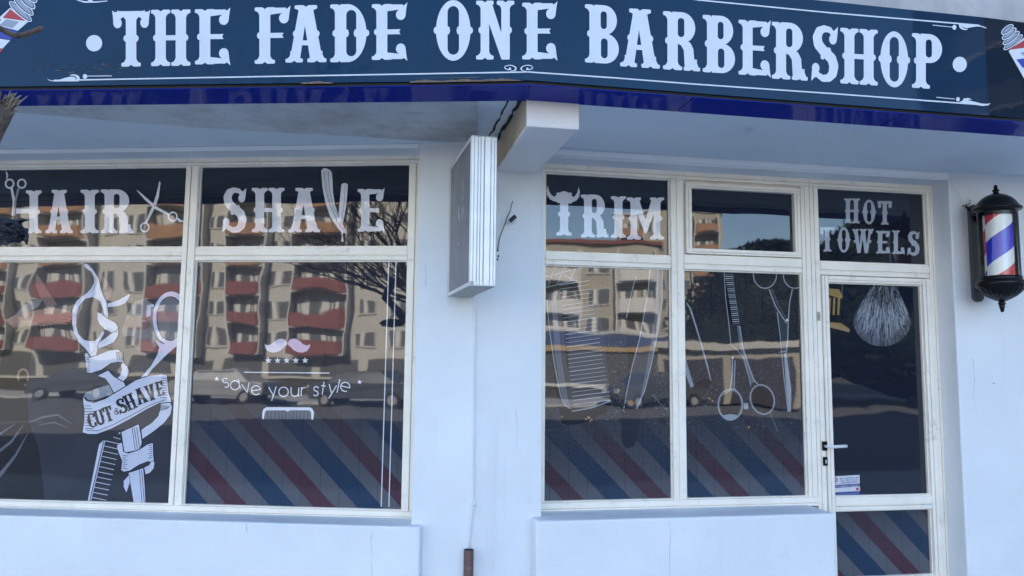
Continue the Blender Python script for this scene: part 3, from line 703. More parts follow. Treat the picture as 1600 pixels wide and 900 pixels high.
LC = {'a': [ca(0, .5, .5, 0, 360, 24), [(.5, 1), (.5, 0)]], 'v': [[(-.42, 1), (0, 0), (.42, 1)]], 'e': [[(-.5, .5), (.5, .5)] + ca(0, .5, .5, 0, 305, 22)],
      'y': [[(-.42, 1), (.02, .05)], [(.42, 1), (-.2, -.55)]], 'o': [ca(0, .5, .52, 0, 360, 24)], 'u': [[(-.42, 1)] + ca(0, .42, .42, 180, 360, 12) + [(.42, 1)], [(.42, .42), (.42, 0)]],
      'r': [[(-.2, 1), (-.2, 0)], ca(.15, .62, .34, 175, 70, 8)], 's': [[(.26, .84)] + ca(0, .75, .25, 40, 265, 12) + ca(0, .25, .27, 85, -140, 12)],
      't': [[(0, 1.45), (0, 0)], [(-.24, 1), (.26, 1)]], 'l': [[(0, 1.5), (0, 0)]]}
for ch, x, y, rt in (('s', 193, 533, 14), ('a', 275, 556, 14), ('v', 372, 580, 11), ('e', 457, 600, 9), ('y', 600, 610, 4), ('o', 692, 615, 0), ('u', 790, 615, -2), ('r', 862, 613, -3), ('s', 972, 608, -6), ('t', 1032, 602, -8), ('y', 1112, 592, -10), ('l', 1162, 582, -12), ('e', 1225, 570, -13)):
    ml(LC[ch], 320+x/5.625, 510+y/5.625, 14.2, R(-rt))
A.build('lettering', winL)['label'] = 'thin white lettering save your style'
A = Art('L', .0012); A.line([(607.4, 409), (595.6, 792)], 1.5, k).line([(618.8, 409), (607.6, 792)], 1.5, k); A.build('line_print', winL)

# --- right window and door
r1 = U('R', [(850.7, 270.2), (850.4, 394.5), (849.6, 414), (848.7, 783.4)]); r2 = U('R', [(1044.8, 281.7), (1044.8, 400.1), (1045.5, 420), (1050.6, 780)])
r3 = U('R', [(1065.1, 421.9), (1071.5, 779)]); r4 = U('R', [(1250.5, 427.9), (1258.6, 775.7)]); d1 = U('R', [(1274.2, 293.2), (1276.4, 409.2)]); d2 = U('R', [(1439.4, 303.2), (1443.9, 415)])
d3 = U('R', [(1289.3, 441.7), (1299.8, 776.4), (1300.7, 798.8)]); d4 = U('R', [(1435.9, 446.2), (1448.6, 771.4), (1452, 791.6), (1454.5, 897)])
zT = ZZ('R', [(850.7, 270.2), (1044.8, 281.7)]); zm1 = ZZ('R', [(850.4, 394.5), (1044.8, 400.1)]); zm2 = ZZ('R', [(849.6, 414), (1045.5, 420), (1065.1, 421.9), (1250.5, 427.9)])
zB = ZZ('R', [(848.7, 783.4), (1050.6, 780), (1071.5, 779), (1258.6, 775.7)])
zdt = ZZ('R', [(1274.2, 293.2), (1439.4, 303.2)]); zdm = ZZ('R', [(1276.4, 409.2), (1443.9, 415)]); g1 = ZZ('R', [(1289.3, 441.7), (1435.9, 446.2)])
g2 = ZZ('R', [(1299.8, 776.4), (1448.6, 771.4)]); h1 = ZZ('R', [(1300.7, 798.8), (1452, 791.6)]); h2 = ZZ('R', [(1454.5, 897)])
v0, v1 = U('R', [(1077, 296), (1077.3, 390)]), U('R', [(1235.6, 304.7), (1237, 394.7)]); vz1 = ZZ('R', [(1077, 296), (1235.4, 304.7)]); vz0 = ZZ('R', [(1077.3, 390), (1236.8, 394.7)])
zvr = ZZ('R', [(1073, 399), (1248, 404)])
ur = uRo1 - .06                                       # right end of the frames at the jamb
rend = U('R', [(1449.5, 300), (1465, 880)])
pS = uz('R', 947, 780)
stripe_film('film_slate', 'R', pS[0]+.98*pS[1], -.22, -.9, (.012, .014, .022), .03)
pD = uz('R', 1376, 794)
stripe_film('film_door_stripes', 'R', pD[0]+.98*pD[1], -.70, -1.2, (.006, .009, .018), 0)
mb = MB()
member(mb, 'R', r2, r3, zB, zT, True)
member(mb, 'R', r1-.05, r1, zB, zT, True, bead=(0, 1))
member(mb, 'R', r4, r4+(d1-r4)*.5, zB, zT, True, bead=(1, 0))
member(mb, 'R', r1-.05, r4+(d1-r4)*.5, zT, zRh+.01, False, o=FO+.004, bead=(1, 0))
member(mb, 'R', r1-.05, r4+(d1-r4)*.5, zRs-.01, zB, False, o=FO+.006, bead=(0, 1))
member(mb, 'R', r1, r2-.001, zm2, zm1, False, o=FO-.004)
member(mb, 'R', r3+.001, r4-.001, zm2, zvr, False, o=FO-.004)
winR = mb.build('shop_window', shop, bevel=.0012); winR['label'] = 'right shop window lettered TRIM beside the door'
mb = MB()                                             # opening vent sash, set proud
for (a, b_, c, d, vt) in ((v0-.042, v0, vz0-.036, vz1+.036, 1), (v1, v1+.042, vz0-.036, vz1+.036, 1)): member(mb, 'R', a, b_, c, d, True, o=FO+.012, bead=(0, 0))
member(mb, 'R', v0-.041, v1+.041, vz1, vz1+.036, False, o=FO+.014, bead=(0, 0)); member(mb, 'R', v0-.041, v1+.041, vz0-.036, vz0, False, o=FO+.014, bead=(0, 0))
mb.wbox('R', r3+.001, v0-.043, zvr, zT, -.02, FO-.02, 'frame_metal'); mb.wbox('R', v1+.043, r4-.001, zvr, zT, -.02, FO-.02, 'frame_metal'); mb.wbox('R', r3+.001, r4-.001, vz1+.037, zT-.001, -.02, FO-.02, 'frame_metal')
mb.build('vent_sash', winR, bevel=.0012)
pane('R', r1, r2, zm1, zT, 'film_navy', winR)['label'] = 'upper pane reading TRIM'
pane('R', v0, v1, vz0, vz1, 'film_navy', winR, .012)['label'] = 'dark pane of the opening vent'
pane('R', r1, r2, zB, zm2, 'film_slate', winR)['label'] = 'lower pane with clipper and razor print'
pane('R', r3, r4, zB, zm2, 'film_slate', winR)['label'] = 'lower pane with scissors print'
A = Art('R', .0012); k = 'print_white'
A.glyph('I', (869.4, 301, 893.3, 368), k).poly([(864, 309), (874, 301), (879, 299), (884, 299), (889, 302), (897, 309), (893, 318), (871, 317)], k)
A.glyph('R', (907.6, 304, 950.8, 371), k).glyph('I', (954.5, 306.7, 978, 371.7), k).glyph('M', (979.5, 308.4, 1037.6, 374.3), k)
def horn(s, cx, cy):
    out = [(5, 3), (12, 5), (18, 2), (22, -4), (24, -13), (26, -6), (25, 2), (21, 8), (14, 11.5), (5, 11)]
    A.poly([(cx+s*x, cy+y+ .05*s*x) for x, y in out], k)
horn(-1, 880, 304); horn(1, 880, 304)
A.build('lettering', winR)['label'] = 'white TRIM lettering with a horned T'
# tools printed on the slate photo
A = Art('R', .0010); K = 'print_black'; S_ = 'print_soft'; Lc = 'print_line'; Mi = 'print_mid'
Q = lambda *p: zp(840, 410, 3.1045, p)
A.poly(Q((30, 120), (110, 95), (260, 95), (330, 480), (350, 600), (356, 690), (330, 730), (240, 775), (150, 790), (120, 780), (100, 690), (70, 480), (45, 260)), K)
A.poly(Q((50, 160), (110, 125), (140, 480), (170, 690), (140, 700), (105, 620), (72, 440)), S_).poly(Q((66, 160), (88, 145), (118, 480), (150, 680), (135, 690), (108, 610), (84, 440)), Mi)
A.poly(Q((150, 220), (300, 180), (345, 560), (350, 670), (180, 705), (150, 600)), S_)
A.line(Q((45, 180), (58, 330), (82, 500), (110, 640), (130, 690), (160, 710)), 1.5, Lc).line(Q((65, 160), (80, 330), (104, 500), (130, 640), (150, 690)), 1.0, Mi)
A.line(Q((165, 722), (260, 706), (354, 672)), 1.8, Lc).line(Q((160, 708), (250, 694), (350, 664)), .8, Mi)
for i in range(30):
    y0 = 110+i*20; x0 = 105+i*2.3; x1 = 250+i*3.6
    A.line(Q((x0, y0), (x1, y0-22)), .85+.5*(i % 3 == 0), Lc)
for a, b_ in (((30, 72), (215, 25)), ((30, 125), (180, 85)), ((50, 120), (75, 45)), ((95, 110), (122, 40)), ((155, 90), (185, 30)), ((120, 60), (190, 90))): A.line(Q(a, b_), 1.1, Lc)
A.poly(Q((440, 545), (570, 545), (575, 640), (545, 690), (505, 720), (490, 800), (484, 850), (470, 885), (450, 900), (430, 900), (412, 880), (406, 840), (410, 760), (420, 650)), 'print_dark')
A.poly(Q((560, 90), (610, 190), (600, 300), (570, 440), (530, 600), (480, 700), (520, 560), (560, 420)), K)
A.poly(Q((545, 30), (607, 30), (603, 200), (585, 330), (555, 480), (520, 620), (480, 712), (428, 700), (440, 600), (478, 440), (505, 320), (530, 180)), S_).poly(Q((578, 30), (607, 30), (603, 200), (585, 330), (555, 480), (520, 620), (498, 660), (535, 470), (560, 320), (575, 180)), Mi).poly(Q((478, 65), (545, 32), (533, 160), (512, 270), (492, 375), (455, 520), (432, 630), (440, 480), (430, 300)), K)
A.line(Q((478, 65), (455, 150), (430, 270)), 1.3, Lc).line(Q((545, 30), (535, 150), (515, 260), (495, 370), (455, 520), (430, 640), (416, 720)), 1.5, Lc).line(Q((607, 30), (603, 200), (585, 330), (555, 480), (520, 620), (480, 710)), 1.6, Lc)
A.line(Q((375, 30), (385, 110), (405, 160), (430, 200)), 1.0, Mi).line(Q((555, 640), (600, 690), (645, 735)), 1.2, Mi).ell(840+453/3.1045, 410+683/3.1045, 4.4, 4.6, 'print_copper').ell(840+453/3.1045, 410+683/3.1045, 2.6, 2.8, 'print_gold')
for x, y, rr in ((118, 748, 1.4), (235, 760, 1.6), (248, 752, 2.2), (262, 762, 1.6), (255, 770, 1.2)): A.ell(840+x/3.1045, 410+y/3.1045, rr, rr, 'print_copper', n=10)
for i in range(260):
    x, y = random.uniform(340, 440), random.uniform(380, 760); A.line(Q((x, y), (x+random.uniform(-12, 12), y+random.uniform(-5, 5))), random.uniform(.7, 1.5), random.choice((Mi, S_, S_, K)))
for i in range(220):
    x, y = random.uniform(570, 645), random.uniform(400, 820); A.line(Q((x, y), (x+random.uniform(-12, 12), y+random.uniform(-6, 6))), random.uniform(.7, 1.5), random.choice((Mi, S_, S_, K)))
A.build('tools_print', winR)['label'] = 'printed clipper and open razors'
A = Art('R', .0010); Q = lambda *p: zp(1060, 410, 3.105, p)
for i in range(420):
    x, y = random.uniform(35, 600), random.gauss(620, 90); A.line(Q((x, y), (x+random.uniform(-12, 12), y+random.uniform(-6, 6))), random.uniform(.6, 1.3), random.choice((S_, S_, Mi, K)))
A.poly(Q((250, 610), (300, 640), (312, 700), (290, 755), (250, 765), (210, 745), (190, 690), (205, 640)), K).poly(Q((390, 600), (450, 620), (468, 690), (430, 735), (370, 715), (345, 650)), K)
A.poly(Q((22, 440), (40, 470), (72, 590), (130, 560), (162, 580), (120, 650), (60, 690), (25, 700)), K).poly(Q((22, 445), (34, 460), (75, 600), (60, 610), (25, 520)), 'print_grey')
A.line(Q((40, 195), (60, 230), (100, 360), (140, 500), (158, 575)), [1, 2.6, 2.2, 2.4, 1], Lc)
A.poly(Q((215, 48), (262, 48), (298, 300), (255, 302), (235, 200)), K)
A.line(Q((222, 48), (230, 180), (245, 300), (255, 400)), 1.2, Lc).line(Q((262, 48), (275, 160), (297, 300)), 1.0, Mi)
for i in range(25): A.line(Q((226+i*1.6, 58+i*10), (262+i*1.4, 60+i*9.8)), 1.5, Lc if i % 3 else Mi)
A.poly(Q((284, 305), (298, 305), (310, 400), (340, 490), (372, 580), (350, 590), (318, 490), (295, 400)), Mi).line(Q((298, 310), (312, 410), (340, 500), (366, 570), (385, 590)), 1.7, Lc).line(Q((255, 400), (285, 425), (320, 470), (352, 600)), 1.1, Lc)
A.ring(1060+407/3.105, 410+665/3.105, 18.5, 23.5, 1.6, Lc, rot=-.3).ring(1060+407/3.105, 410+665/3.105, 17, 22, .8, Mi, rot=-.3)
A.ring(1060+252/3.105, 410+690/3.105, 19, 24, 2.0, Lc).ring(1060+252/3.105, 410+690/3.105, 16.8, 21.6, .9, Mi).poly(Q((210, 742), (252, 735), (295, 742), (270, 762), (235, 762)), Lc)
A.line(Q((262, 465), (262, 540), (250, 620)), 1.6, Lc).line(Q((275, 475), (272, 560), (270, 610), (290, 632)), 1.6, Lc).line(Q((250, 620), (220, 640)), 1.4, Lc).ell(1060+263/3.105, 410+463/3.105, 2, 2.6, Lc)
A.poly(Q((316, 682), (340, 682), (338, 712), (318, 712)), Lc)
A.line(Q((445, 735), (465, 780), (482, 820)), 1.3, Mi)
A.ring(1060+420/3.105, 410+60/3.105, 18, 21, 1.7, Lc, a0=-.15, a1=pi+.15).ring(1060+565/3.105, 410+60/3.105, 18, 21, 1.7, Lc, a0=.6, a1=pi+.15)
A.poly(Q((438, 130), (458, 130), (490, 230), (530, 300), (536, 360), (535, 440), (550, 600), (545, 725), (530, 728), (512, 560), (500, 370), (480, 280)), S_)
A.line(Q((440, 130), (470, 210), (525, 295)), 1.7, Lc).line(Q((455, 130), (480, 195), (530, 285)), 1.0, Mi).line(Q((553, 130), (540, 190), (533, 280), (530, 380), (520, 460)), 1.7, Lc).line(Q((480, 240), (495, 370), (510, 540), (532, 725)), 1.2, Lc)
A.poly(Q((512, 440), (524, 440), (548, 620), (546, 722), (535, 728), (524, 620)), Lc).line(Q((490, 436), (524, 430)), 1.6, Lc).ell(1060+527/3.105, 410+280/3.105, 2, 2, 'print_white', n=10)
for x, y, a, b_ in ((150, 660, 2.4, 1.3), (165, 672, 1.6, 1.8), (342, 800, 1.4, 2.2)): A.ell(1060+x/3.105, 410+y/3.105, a, b_, 'print_gold', .5, n=10)
A.build('tools_print', winR)['label'] = 'printed scissors and cut-throat blades'

# --- door with its transom light
door = MB()
dfr = rend + .055
member(door, 'R', r4+(d1-r4)*.5+.001, d1, -1.52, zdt, True, bead=(0, 1))
member(door, 'R', d2+.012, dfr, -1.52, zdt, True, bead=(1, 0))
member(door, 'R', r4+(d1-r4)*.5+.001, dfr, zdt, zRh+.01, False, o=FO+.004, bead=(1, 0))
member(door, 'R', d1+.001, d2+.011, zdm-.092, zdm, False, o=FO-.004, bead=(0, 1))
# jamb filler between door stile and opening
door.wbox('R', d1+.001, d1+.004, -1.52, zdm-.093, -.02, FO-.012, 'frame_groove')
doorf = door.build('door_frame', shop, bevel=.0012)
pane('R', d1, d2+.012, zdm, zdt, 'film_door', doorf)['label'] = 'transom pane reading HOT TOWELS'
A = Art('R', .0012); k = 'print_grey'; film('print_towel', (.42, .45, .52)); k = 'print_towel'
for ch, bx in (('H', (1319, 310, 1343.4, 349)), ('O', (1347, 312, 1369, 350.5)), ('T', (1371, 313.5, 1394, 351)), ('T', (1280.6, 354.4, 1304.8, 393)), ('O', (1308, 355, 1329, 394.7)), ('W', (1332, 357.6, 1365, 395.6)), ('E', (1369, 359.6, 1391, 397)), ('L', (1394, 360, 1414, 398)), ('S', (1417.5, 361, 1437, 399.5))):
    A.glyph(ch, bx, k)
A.build('lettering', doorf)['label'] = 'grey HOT TOWELS lettering'
mb = MB()
s0 = d1+.006; s1 = d2+.016
member(mb, 'R', s0, d3, -1.50, zdm-.096, True, o=FO+.006, bead=(0, 1))
member(mb, 'R', d4, s1-.006, -1.50, zdm-.096, True, o=FO+.006, bead=(1, 0))
member(mb, 'R', d3+.001, d4-.001, g1, zdm-.097, False, o=FO+.004, bead=(1, 0))
member(mb, 'R', d3+.001, d4-.001, h1, g2, False, o=FO+.004)
member(mb, 'R', d3+.001, d4-.001, -1.50, h2, False, o=FO+.004, bead=(0, 1))
dleaf = mb.build('door', shop, bevel=.0012)
pane('R', d3, d4, g2, g1, 'film_door', dleaf)['label'] = 'upper door pane with brush print'
pane('R', d3, d4, h2, h1, 'film_door_stripes', dleaf)['label'] = 'lower door pane with barber stripes'
# brush, razor head
A = Art('R', .0010); Q = lambda *p: zp(1250, 270, 3.104, p)
A.poly(Q((130, 545), (138, 575), (195, 580), (205, 610), (200, 700), (235, 745), (242, 772), (135, 748), (132, 700), (126, 640)), 'print_dark')
A.poly(Q((130, 560), (190, 565), (208, 600), (198, 612), (135, 590)), 'print_gold')
for x in (140, 162, 184): A.poly(Q((x, 605), (x+10, 607), (x+6, 690), (x-4, 688)), 'print_gold')
A.poly(Q((132, 722), (200, 730), (240, 758), (240, 774), (136, 748)), 'print_gold').line(Q((134, 735), (236, 766)), 1.0, 'print_grey').line(Q((205, 540), (203, 590)), 1.2, 'print_mid').line(Q((138, 540), (140, 572)), 1.4, 'print_grey')
A.poly(Q((352, 548), (460, 548), (495, 610), (525, 670), (540, 710), (530, 760), (490, 815), (440, 838), (398, 843), (350, 836), (300, 808), (265, 760), (256, 710), (272, 670), (305, 610)), 'print_soft')
A.build('razor_print', dleaf)
mb = MB()
def bp2(t, q):                                        # a point of the brush: t across, q from the knot to the tips
    a_ = -1.42+2.84*t; x0, y0 = 352+108*t, 545; x1, y1 = 398+143*sin(a_), 705+137*cos(a_)
    return x0+(x1-x0)*(q**.85), y0+(y1-y0)*q
for i in range(2400):
    t = random.random(); q0 = random.uniform(-.02, .9); q1 = min(1, q0+random.uniform(.06, .26)); wv = random.uniform(.18, .42); o_ = .0014+i*2e-6
    (ax, ay), (bx, by) = zp(1250, 270, 3.104, [bp2(t, max(0, q0)), bp2(min(1, max(0, t+random.uniform(-.015, .015))), q1)])
    q = (q0+q1)/2
    if q < .35: m_ = random.choice(('print_dark', 'print_black', 'print_mid', 'print_mid', 'print_line'))
    elif q < .78: m_ = random.choice(('print_dark', 'print_mid', 'print_grey', 'print_line', 'print_towel', 'print_towel'))
    else: m_ = random.choice(('print_mid', 'print_grey', 'print_mid', 'print_soft'))
    pts = [W('R', *uz('R', x, y, o_), o_) for x, y in ((ax-wv, ay), (ax+wv, ay), (bx+wv, by), (bx-wv, by))]
    mb.face(pts, m_)
o = mb.build('brush_print', dleaf)
# handle and lock
hc = uz('R', 1289.5, 697, .05); lk = uz('R', 1290.5, 721, .05)
mb = MB(); mb.wbox('R', hc[0]-.017, hc[0]+.017, hc[1]-.03, hc[1]+.03, FO+.004, FO+.016, 'black_iron'); mb.build('handle_plate', dleaf, bevel=.003); mb = MB(); mb.wbox('R', lk[0]-.014, lk[0]+.014, lk[1]-.028, lk[1]+.028, FO+.004, FO+.014, 'black_iron')
mb.wbox('R', lk[0]-.004, lk[0]+.005, lk[1]-.014, lk[1]+.012, FO+.014, FO+.017, 'cable_white')
mb.build('lock_plate', dleaf, bevel=.003)
mb = MB(); he = uz('R', 1322.5, 697.5, .09)
mb.tube([W('R', hc[0], hc[1], FO+.016), W('R', hc[0], hc[1], FO+.05), W('R', hc[0]+.006, hc[1], FO+.06), W('R', hc[0]+.03, hc[1], FO+.062), W('R', he[0], he[1]+.002, FO+.058)], [.009, .009, .0105, .0105, .0105], 'cable_white', 12)
mb.build('handle', dleaf, smooth=True)
lt = uz('R', 1280.5, 494, .05); mb = MB(); mb.wbox('R', lt[0]-.011, lt[0]+.011, lt[1]-.03, lt[1]+.03, FO+.004, FO+.008, 'alu_edge'); mb.wbox('R', lt[0]-.004, lt[0]+.004, lt[1]-.018, lt[1]+.018, FO+.008, FO+.01, 'frame_groove')
mb.build('latch', dleaf, bevel=.001)
# alarm company sticker
A = Art('R', .0012); X = lambda u, v: (1298.5+44.5*u+v*1.0, 744.5-2.5*u+31.5*v)
A.poly([X(0, 0), X(1, 0), X(1, 1), X(0, 1)], 'sticker_white').poly([X(0, .44), X(1, .42), X(1, .57), X(0, .59)], 'sticker_blue').poly([X(0, .80), X(1, .80), X(1, 1), X(0, 1)], 'sticker_blue')
A.ring(*X(.14, .17), 3.2, 3.4, 1.5, 'sticker_red', n=14).ring(*X(.17, .2), 1.9, 1.8, .9, 'sticker_blue', n=12).line([X(.08, .36), X(.2, .37)], .9, 'sticker_blue').line([X(.34, .37), X(.97, .345)], .5, 'sticker_blue')
A.poly([X(.86, .62), X(.96, .62), X(.96, .76), X(.86, .76)], 'sticker_red').line([X(.05, .9), X(.95, .89)], .7, 'print_line')
st = A.build('sticker', dleaf); st['label'] = 'small white and blue alarm sticker'
def font_text(txt, pl, x0, y0, x1, y1, off, mname, parent, name='lettering'):
    cu = bpy.data.curves.new('text', 'FONT'); cu.body = txt; cu.resolution_u = 3
    to = bpy.data.objects.new('text', cu); COL.objects.link(to)
    bpy.context.view_layer.update(); me = bpy.data.meshes.new_from_object(to.evaluated_get(bpy.context.evaluated_depsgraph_get()))
    bpy.data.objects.remove(to)
    xs = [v.co.x for v in me.vertices]; ys = [v.co.y for v in me.vertices]
    if not xs: return
    a, b_, c, d = min(xs), max(xs), min(ys), max(ys); o0 = origin(parent)
    for v in me.vertices:
        fx, fy = (v.co.x-a)/(b_-a), (v.co.y-c)/(d-c)
        px, py = x0+(x1-x0)*fx, y1+(y0-y1)*fy - 2.5*fx
        v.co = W(pl, *uz(pl, px, py, off), off)-o0
    me.materials.clear(); me.materials.append(MATS[mname])
    o = bpy.data.objects.new(name, me); COL.objects.link(o); o.parent = parent; return o
font_text('ТЕЛЕПОЛ', 'R', 1312, 747.5, 1341, 755, .0018, 'sticker_blue', dleaf)
font_text('ОХРАНЯВАН ОБЕКТ', 'R', 1300.5, 759.2, 1342.5, 762.6, .0018, 'sticker_white', dleaf)
font_text('24/7', 'R', 1301, 766, 1314, 769.2, .0018, 'sticker_blue', dleaf) if False else None

# ------------------------------------------------------------------ the fascia sign
# the sign's left half runs a little flatter than the wall behind it
SC = W('R', *uz('R', 828, 131, OS), OS); SC.z = 0; sl_pt = at_z(35, 141.7, ZU); sl_pt.z = 0
tS = (SC-sl_pt).normalized(); PL['S'] = (tS, V((tS.y, -tS.x, 0))); ORG['S'] = SC - PL['S'][1]*OS
def mitS(off):
    (t1, n1), (t2, n2) = PL['S'], PL['R']; d1_, d2_ = ORG['S'].dot(n1)+off, C0.dot(n2)+off
    det = n1.x*n2.y-n1.y*n2.x
    return V(((d1_*n2.y-d2_*n1.y)/det, (n1.x*d2_-n2.x*d1_)/det, 0))
def muS(pl, off): return (mitS(off)-ORG.get(pl, C0)).dot(PL[pl][0])
sgn = thing('fascia_sign', 'long navy fascia sign reading THE FADE ONE BARBERSHOP in white circus lettering', 'sign', mitS(OS)+Z3*(ZU+H))
ZST = ZZ('R', [(1300, 2), (1540, 28)], OS)
ue = U('R', [(1541, 100)], OS); UEND = 5.2
zp0 = ZU+.022
mb = MB(); c1, c2 = mitS(OS), mitS(OS-.05)
mb.hexa([W('S', -5.2, zp0, OS), c1+Z3*(zp0+H), c2+Z3*(zp0+H), W('S', -5.2, zp0, OS-.05), W('S', -5.2, ZST, OS), c1+Z3*(ZST+H), c2+Z3*(ZST+H), W('S', -5.2, ZST, OS-.05)], 'sign_navy'); mb.build('panel', sgn)
mb = MB(); mb.hexa([c1+Z3*(zp0+H), W('R', ue, zp0, OS), W('R', ue, zp0, OS-.05), c2+Z3*(zp0+H), c1+Z3*(ZST+H), W('R', ue, ZST, OS), W('R', ue, ZST, OS-.05), c2+Z3*(ZST+H)], 'sign_navy'); mb.build('panel', sgn)
# the end panel bends back a little
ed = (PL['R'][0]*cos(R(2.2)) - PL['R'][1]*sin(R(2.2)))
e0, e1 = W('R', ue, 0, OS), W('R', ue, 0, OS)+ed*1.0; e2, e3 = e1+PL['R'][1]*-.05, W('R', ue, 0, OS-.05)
mb = MB(); mb.hexa([q+Z3*zp0 for q in (e0, e1, e2, e3)]+[q+Z3*ZST for q in (e0, e1, e2, e3)], 'sign_navy_end'); mb.build('panel', sgn)['label'] = 'end panel with a dark reflection put into its colour'
# dark gap and thin edge, then the glossy blue cladding under the sign
for pl in 'SR':
    a0, a1 = (-5.2, muS('S', OS-.012)) if pl == 'S' else (muS('R', OS-.012), UEND)
    mb = MB(); mb.wbox(pl, a0, a1, ZU+.004, zp0-.0005, OS-.05, OS-.012, 'black_gap'); mb.build('gap_strip', sgn)
    joints = [U('S', [(553, 147)], OS-.1)] if pl == 'S' else [U('R', [(1071, 162)], OS-.1), U('R', [(1300, 180)], OS-.1)*1.0+.35]
    ends = [a0] + joints + [a1 if pl == 'S' else UEND]
    lo, hi = muS(pl, OS), muS(pl, 1.09)
    for j, (p0, p1) in enumerate(zip(ends, ends[1:])):
        g0 = .003 if j else 0; g1_ = .003 if j < len(ends)-2 else 0
        f0 = b0 = p0+g0; f1 = b1 = p1-g1_
        if pl == 'S' and j == len(ends)-2: f1, b1 = muS('S', OS)-.002, muS('S', 1.085)-.002
        if pl == 'R' and j == 0: f0, b0 = muS('R', OS)+.002, muS('R', 1.085)+.002
        mb = MB(); mb.hexa([W(pl, f0, ZU, OS), W(pl, f1, ZU, OS), W(pl, b1, ZU, 1.085), W(pl, b0, ZU, 1.085), W(pl, f0, ZU+.003, OS), W(pl, f1, ZU+.003, OS), W(pl, b1, ZU+.003, 1.085), W(pl, b0, ZU+.003, 1.085)], 'trim_blue')
        mb.build('underside_trim', sgn)
mb = MB()
for pl in 'SR':
    a0, a1 = (-5.2, muS('S', 1.088)) if pl == 'S' else (muS('R', 1.088), UEND)
    mb.wbox(pl, a0, a1, ZU+.0035, SZ+.003, 1.086, 1.09, 'soffit_paint')
mb.build('back_return', sgn)
# lettering
word = [('THE', [('T', (175, 16, 234.5, 104)), ('H', (236, 15, 297.5, 103)), ('E', (304.5, 12, 360, 102.5))]),
        ('FADE', [('F', (398, 9, 454, 99.5)), ('A', (446, 8, 510, 97.5)), ('D', (516, 6.5, 577, 97)), ('E', (581, 4, 636.5, 95.5))]),
        ('ONE', [('O', (677.5, 0, 739, 95)), ('N', (744, 1, 803.5, 93)), ('E', (816, 2, 871, 95))]),
        ('BARBERSHOP', [('B', (914, 8, 967, 99)), ('A', (969, 14, 1031, 105.5)), ('R', (1036, 19, 1094, 110)), ('B', (1098, 24.5, 1148.5, 114)), ('E', (1154, 30, 1204.5, 120)), ('R', (1206, 35.5, 1262, 124.5)), ('S', (1267.5, 39.5, 1310, 128)), ('H', (1313, 45, 1371.5, 132)), ('O', (1372.5, 49, 1422, 136.5)), ('P', (1425, 53, 1472, 138.5))])]
cor = 826
for wd, ls in word:
    pl = 'R' if wd == 'BARBERSHOP' else 'S'
    if wd == 'ONE':                                   # its last letter lies across the bend
        A = Art('S', OS+.0012)
        for ch, bx in ls[:2]: A.glyph(ch, bx, 'vinyl_white')
        # split the E at the bend: left part on the left panel, the rest on the right one
        A.glyph('E', ls[2][1], 'vinyl_white'); A.poly([(cor, -40), (930, -40), (930, 140), (cor, 140)], None)
        A.build('lettering', sgn)['label'] = 'white word ONE'
        B_ = Art('R', OS+.0012); B_.glyph('E', ls[2][1], 'vinyl_white'); B_.poly([(760, -40), (cor, -40), (cor, 140), (760, 140)], None); B_.build('lettering', sgn)['label'] = 'end of the word ONE past the bend'
        continue
    A = Art(pl, OS+.0012)
    for ch, bx in ls:
        x0, y0, x1, y1 = bx
        sl_ = 0 if pl == 'S' else .062
        hh = (x1-x0)*sl_/2
        if pl == 'S': sl_ = -.012; hh = (x1-x0)*sl_/2
        q = ((x0, y1-hh), (x1, y1+hh), (x0 + (2.5 if pl == 'S' else -2.5)*0, y0-hh))
        A.glyph(ch, q, 'vinyl_white')
    A.build('lettering', sgn)['label'] = 'white word '+wd
v_ = 'vinyl_white'
A = Art('S', OS+.0012); A.ell(147, 67.5, 12.6, 12.8, v_); A.build('dot', sgn)
A = Art('R', OS+.0012); A.ell(1499.6, 100.6, 11, 12, v_, rot=.1); A.build('dot', sgn)
Q = lambda *p: zp(60, 90, 13.333, p)
A = Art('S', OS+.0014)
A.line([(84, 125.6), (320, 121.2), (560, 117), (cor, 112.4)], 2.1, v_)
A.poly(Q((175, 435), (235, 465), (320, 478), (430, 462), (560, 420), (660, 398), (730, 398), (775, 420), (790, 465), (840, 470), (840, 495), (330, 497), (230, 480)), v_)
A.poly(Q((645, 375), (690, 350), (770, 350), (840, 380), (865, 430), (850, 470), (798, 465), (800, 420), (770, 388), (710, 372)), v_).ell(60+970/13.33, 90+392/13.33, 3.6, 3.8, v_).line(Q((1000, 385), (1530, 380)), 1.2, v_)
A.line([(119, -.5), (132, 3), (150, 3), (168, 1.5)], [1, 2.6, 2, 1.2], v_).ell(141, .5, 3.4, 3, v_)
QC = lambda *p: zp(770, 90, 18, p)
A.line(QC((640, 365), (560, 370), (500, 385)), 1.0, v_)
A.line(QC((460, 300), (490, 300), (500, 330), (440, 340), (370, 320), (330, 285), (360, 240), (450, 215), (540, 220), (610, 250), (650, 290), (640, 340), (600, 365)), [2.4, 2.2, 1.8, 1.6, 1.4, 1.4, 1.3, 1.3, 1.4, 1.5, 2.4, 1.8, 1], v_)
A.build('border_line', sgn)
A = Art('R', OS+.0014)
A.line([(cor, 112.4), (960, 121.6), (1080, 131), (1300, 146.2), (1530, 163.3)], 2.1, v_).line([(1040, -7), (1092, 0), (1300, 20.2), (1530, 39.5)], 2.1, v_)
mirx = lambda pts: [(1452-x, y) for x, y in pts]
A.line(QC((1000, 300), (970, 300), (950, 325), (1010, 338), (1080, 325), (1125, 290), (1095, 240), (1010, 212), (920, 220), (840, 250), (790, 300), (810, 345), (860, 375), (960, 385)), [2.4, 2.2, 1.8, 1.6, 1.4, 1.4, 1.3, 1.3, 1.4, 1.5, 2.2, 1.8, 1.2, 1], v_)
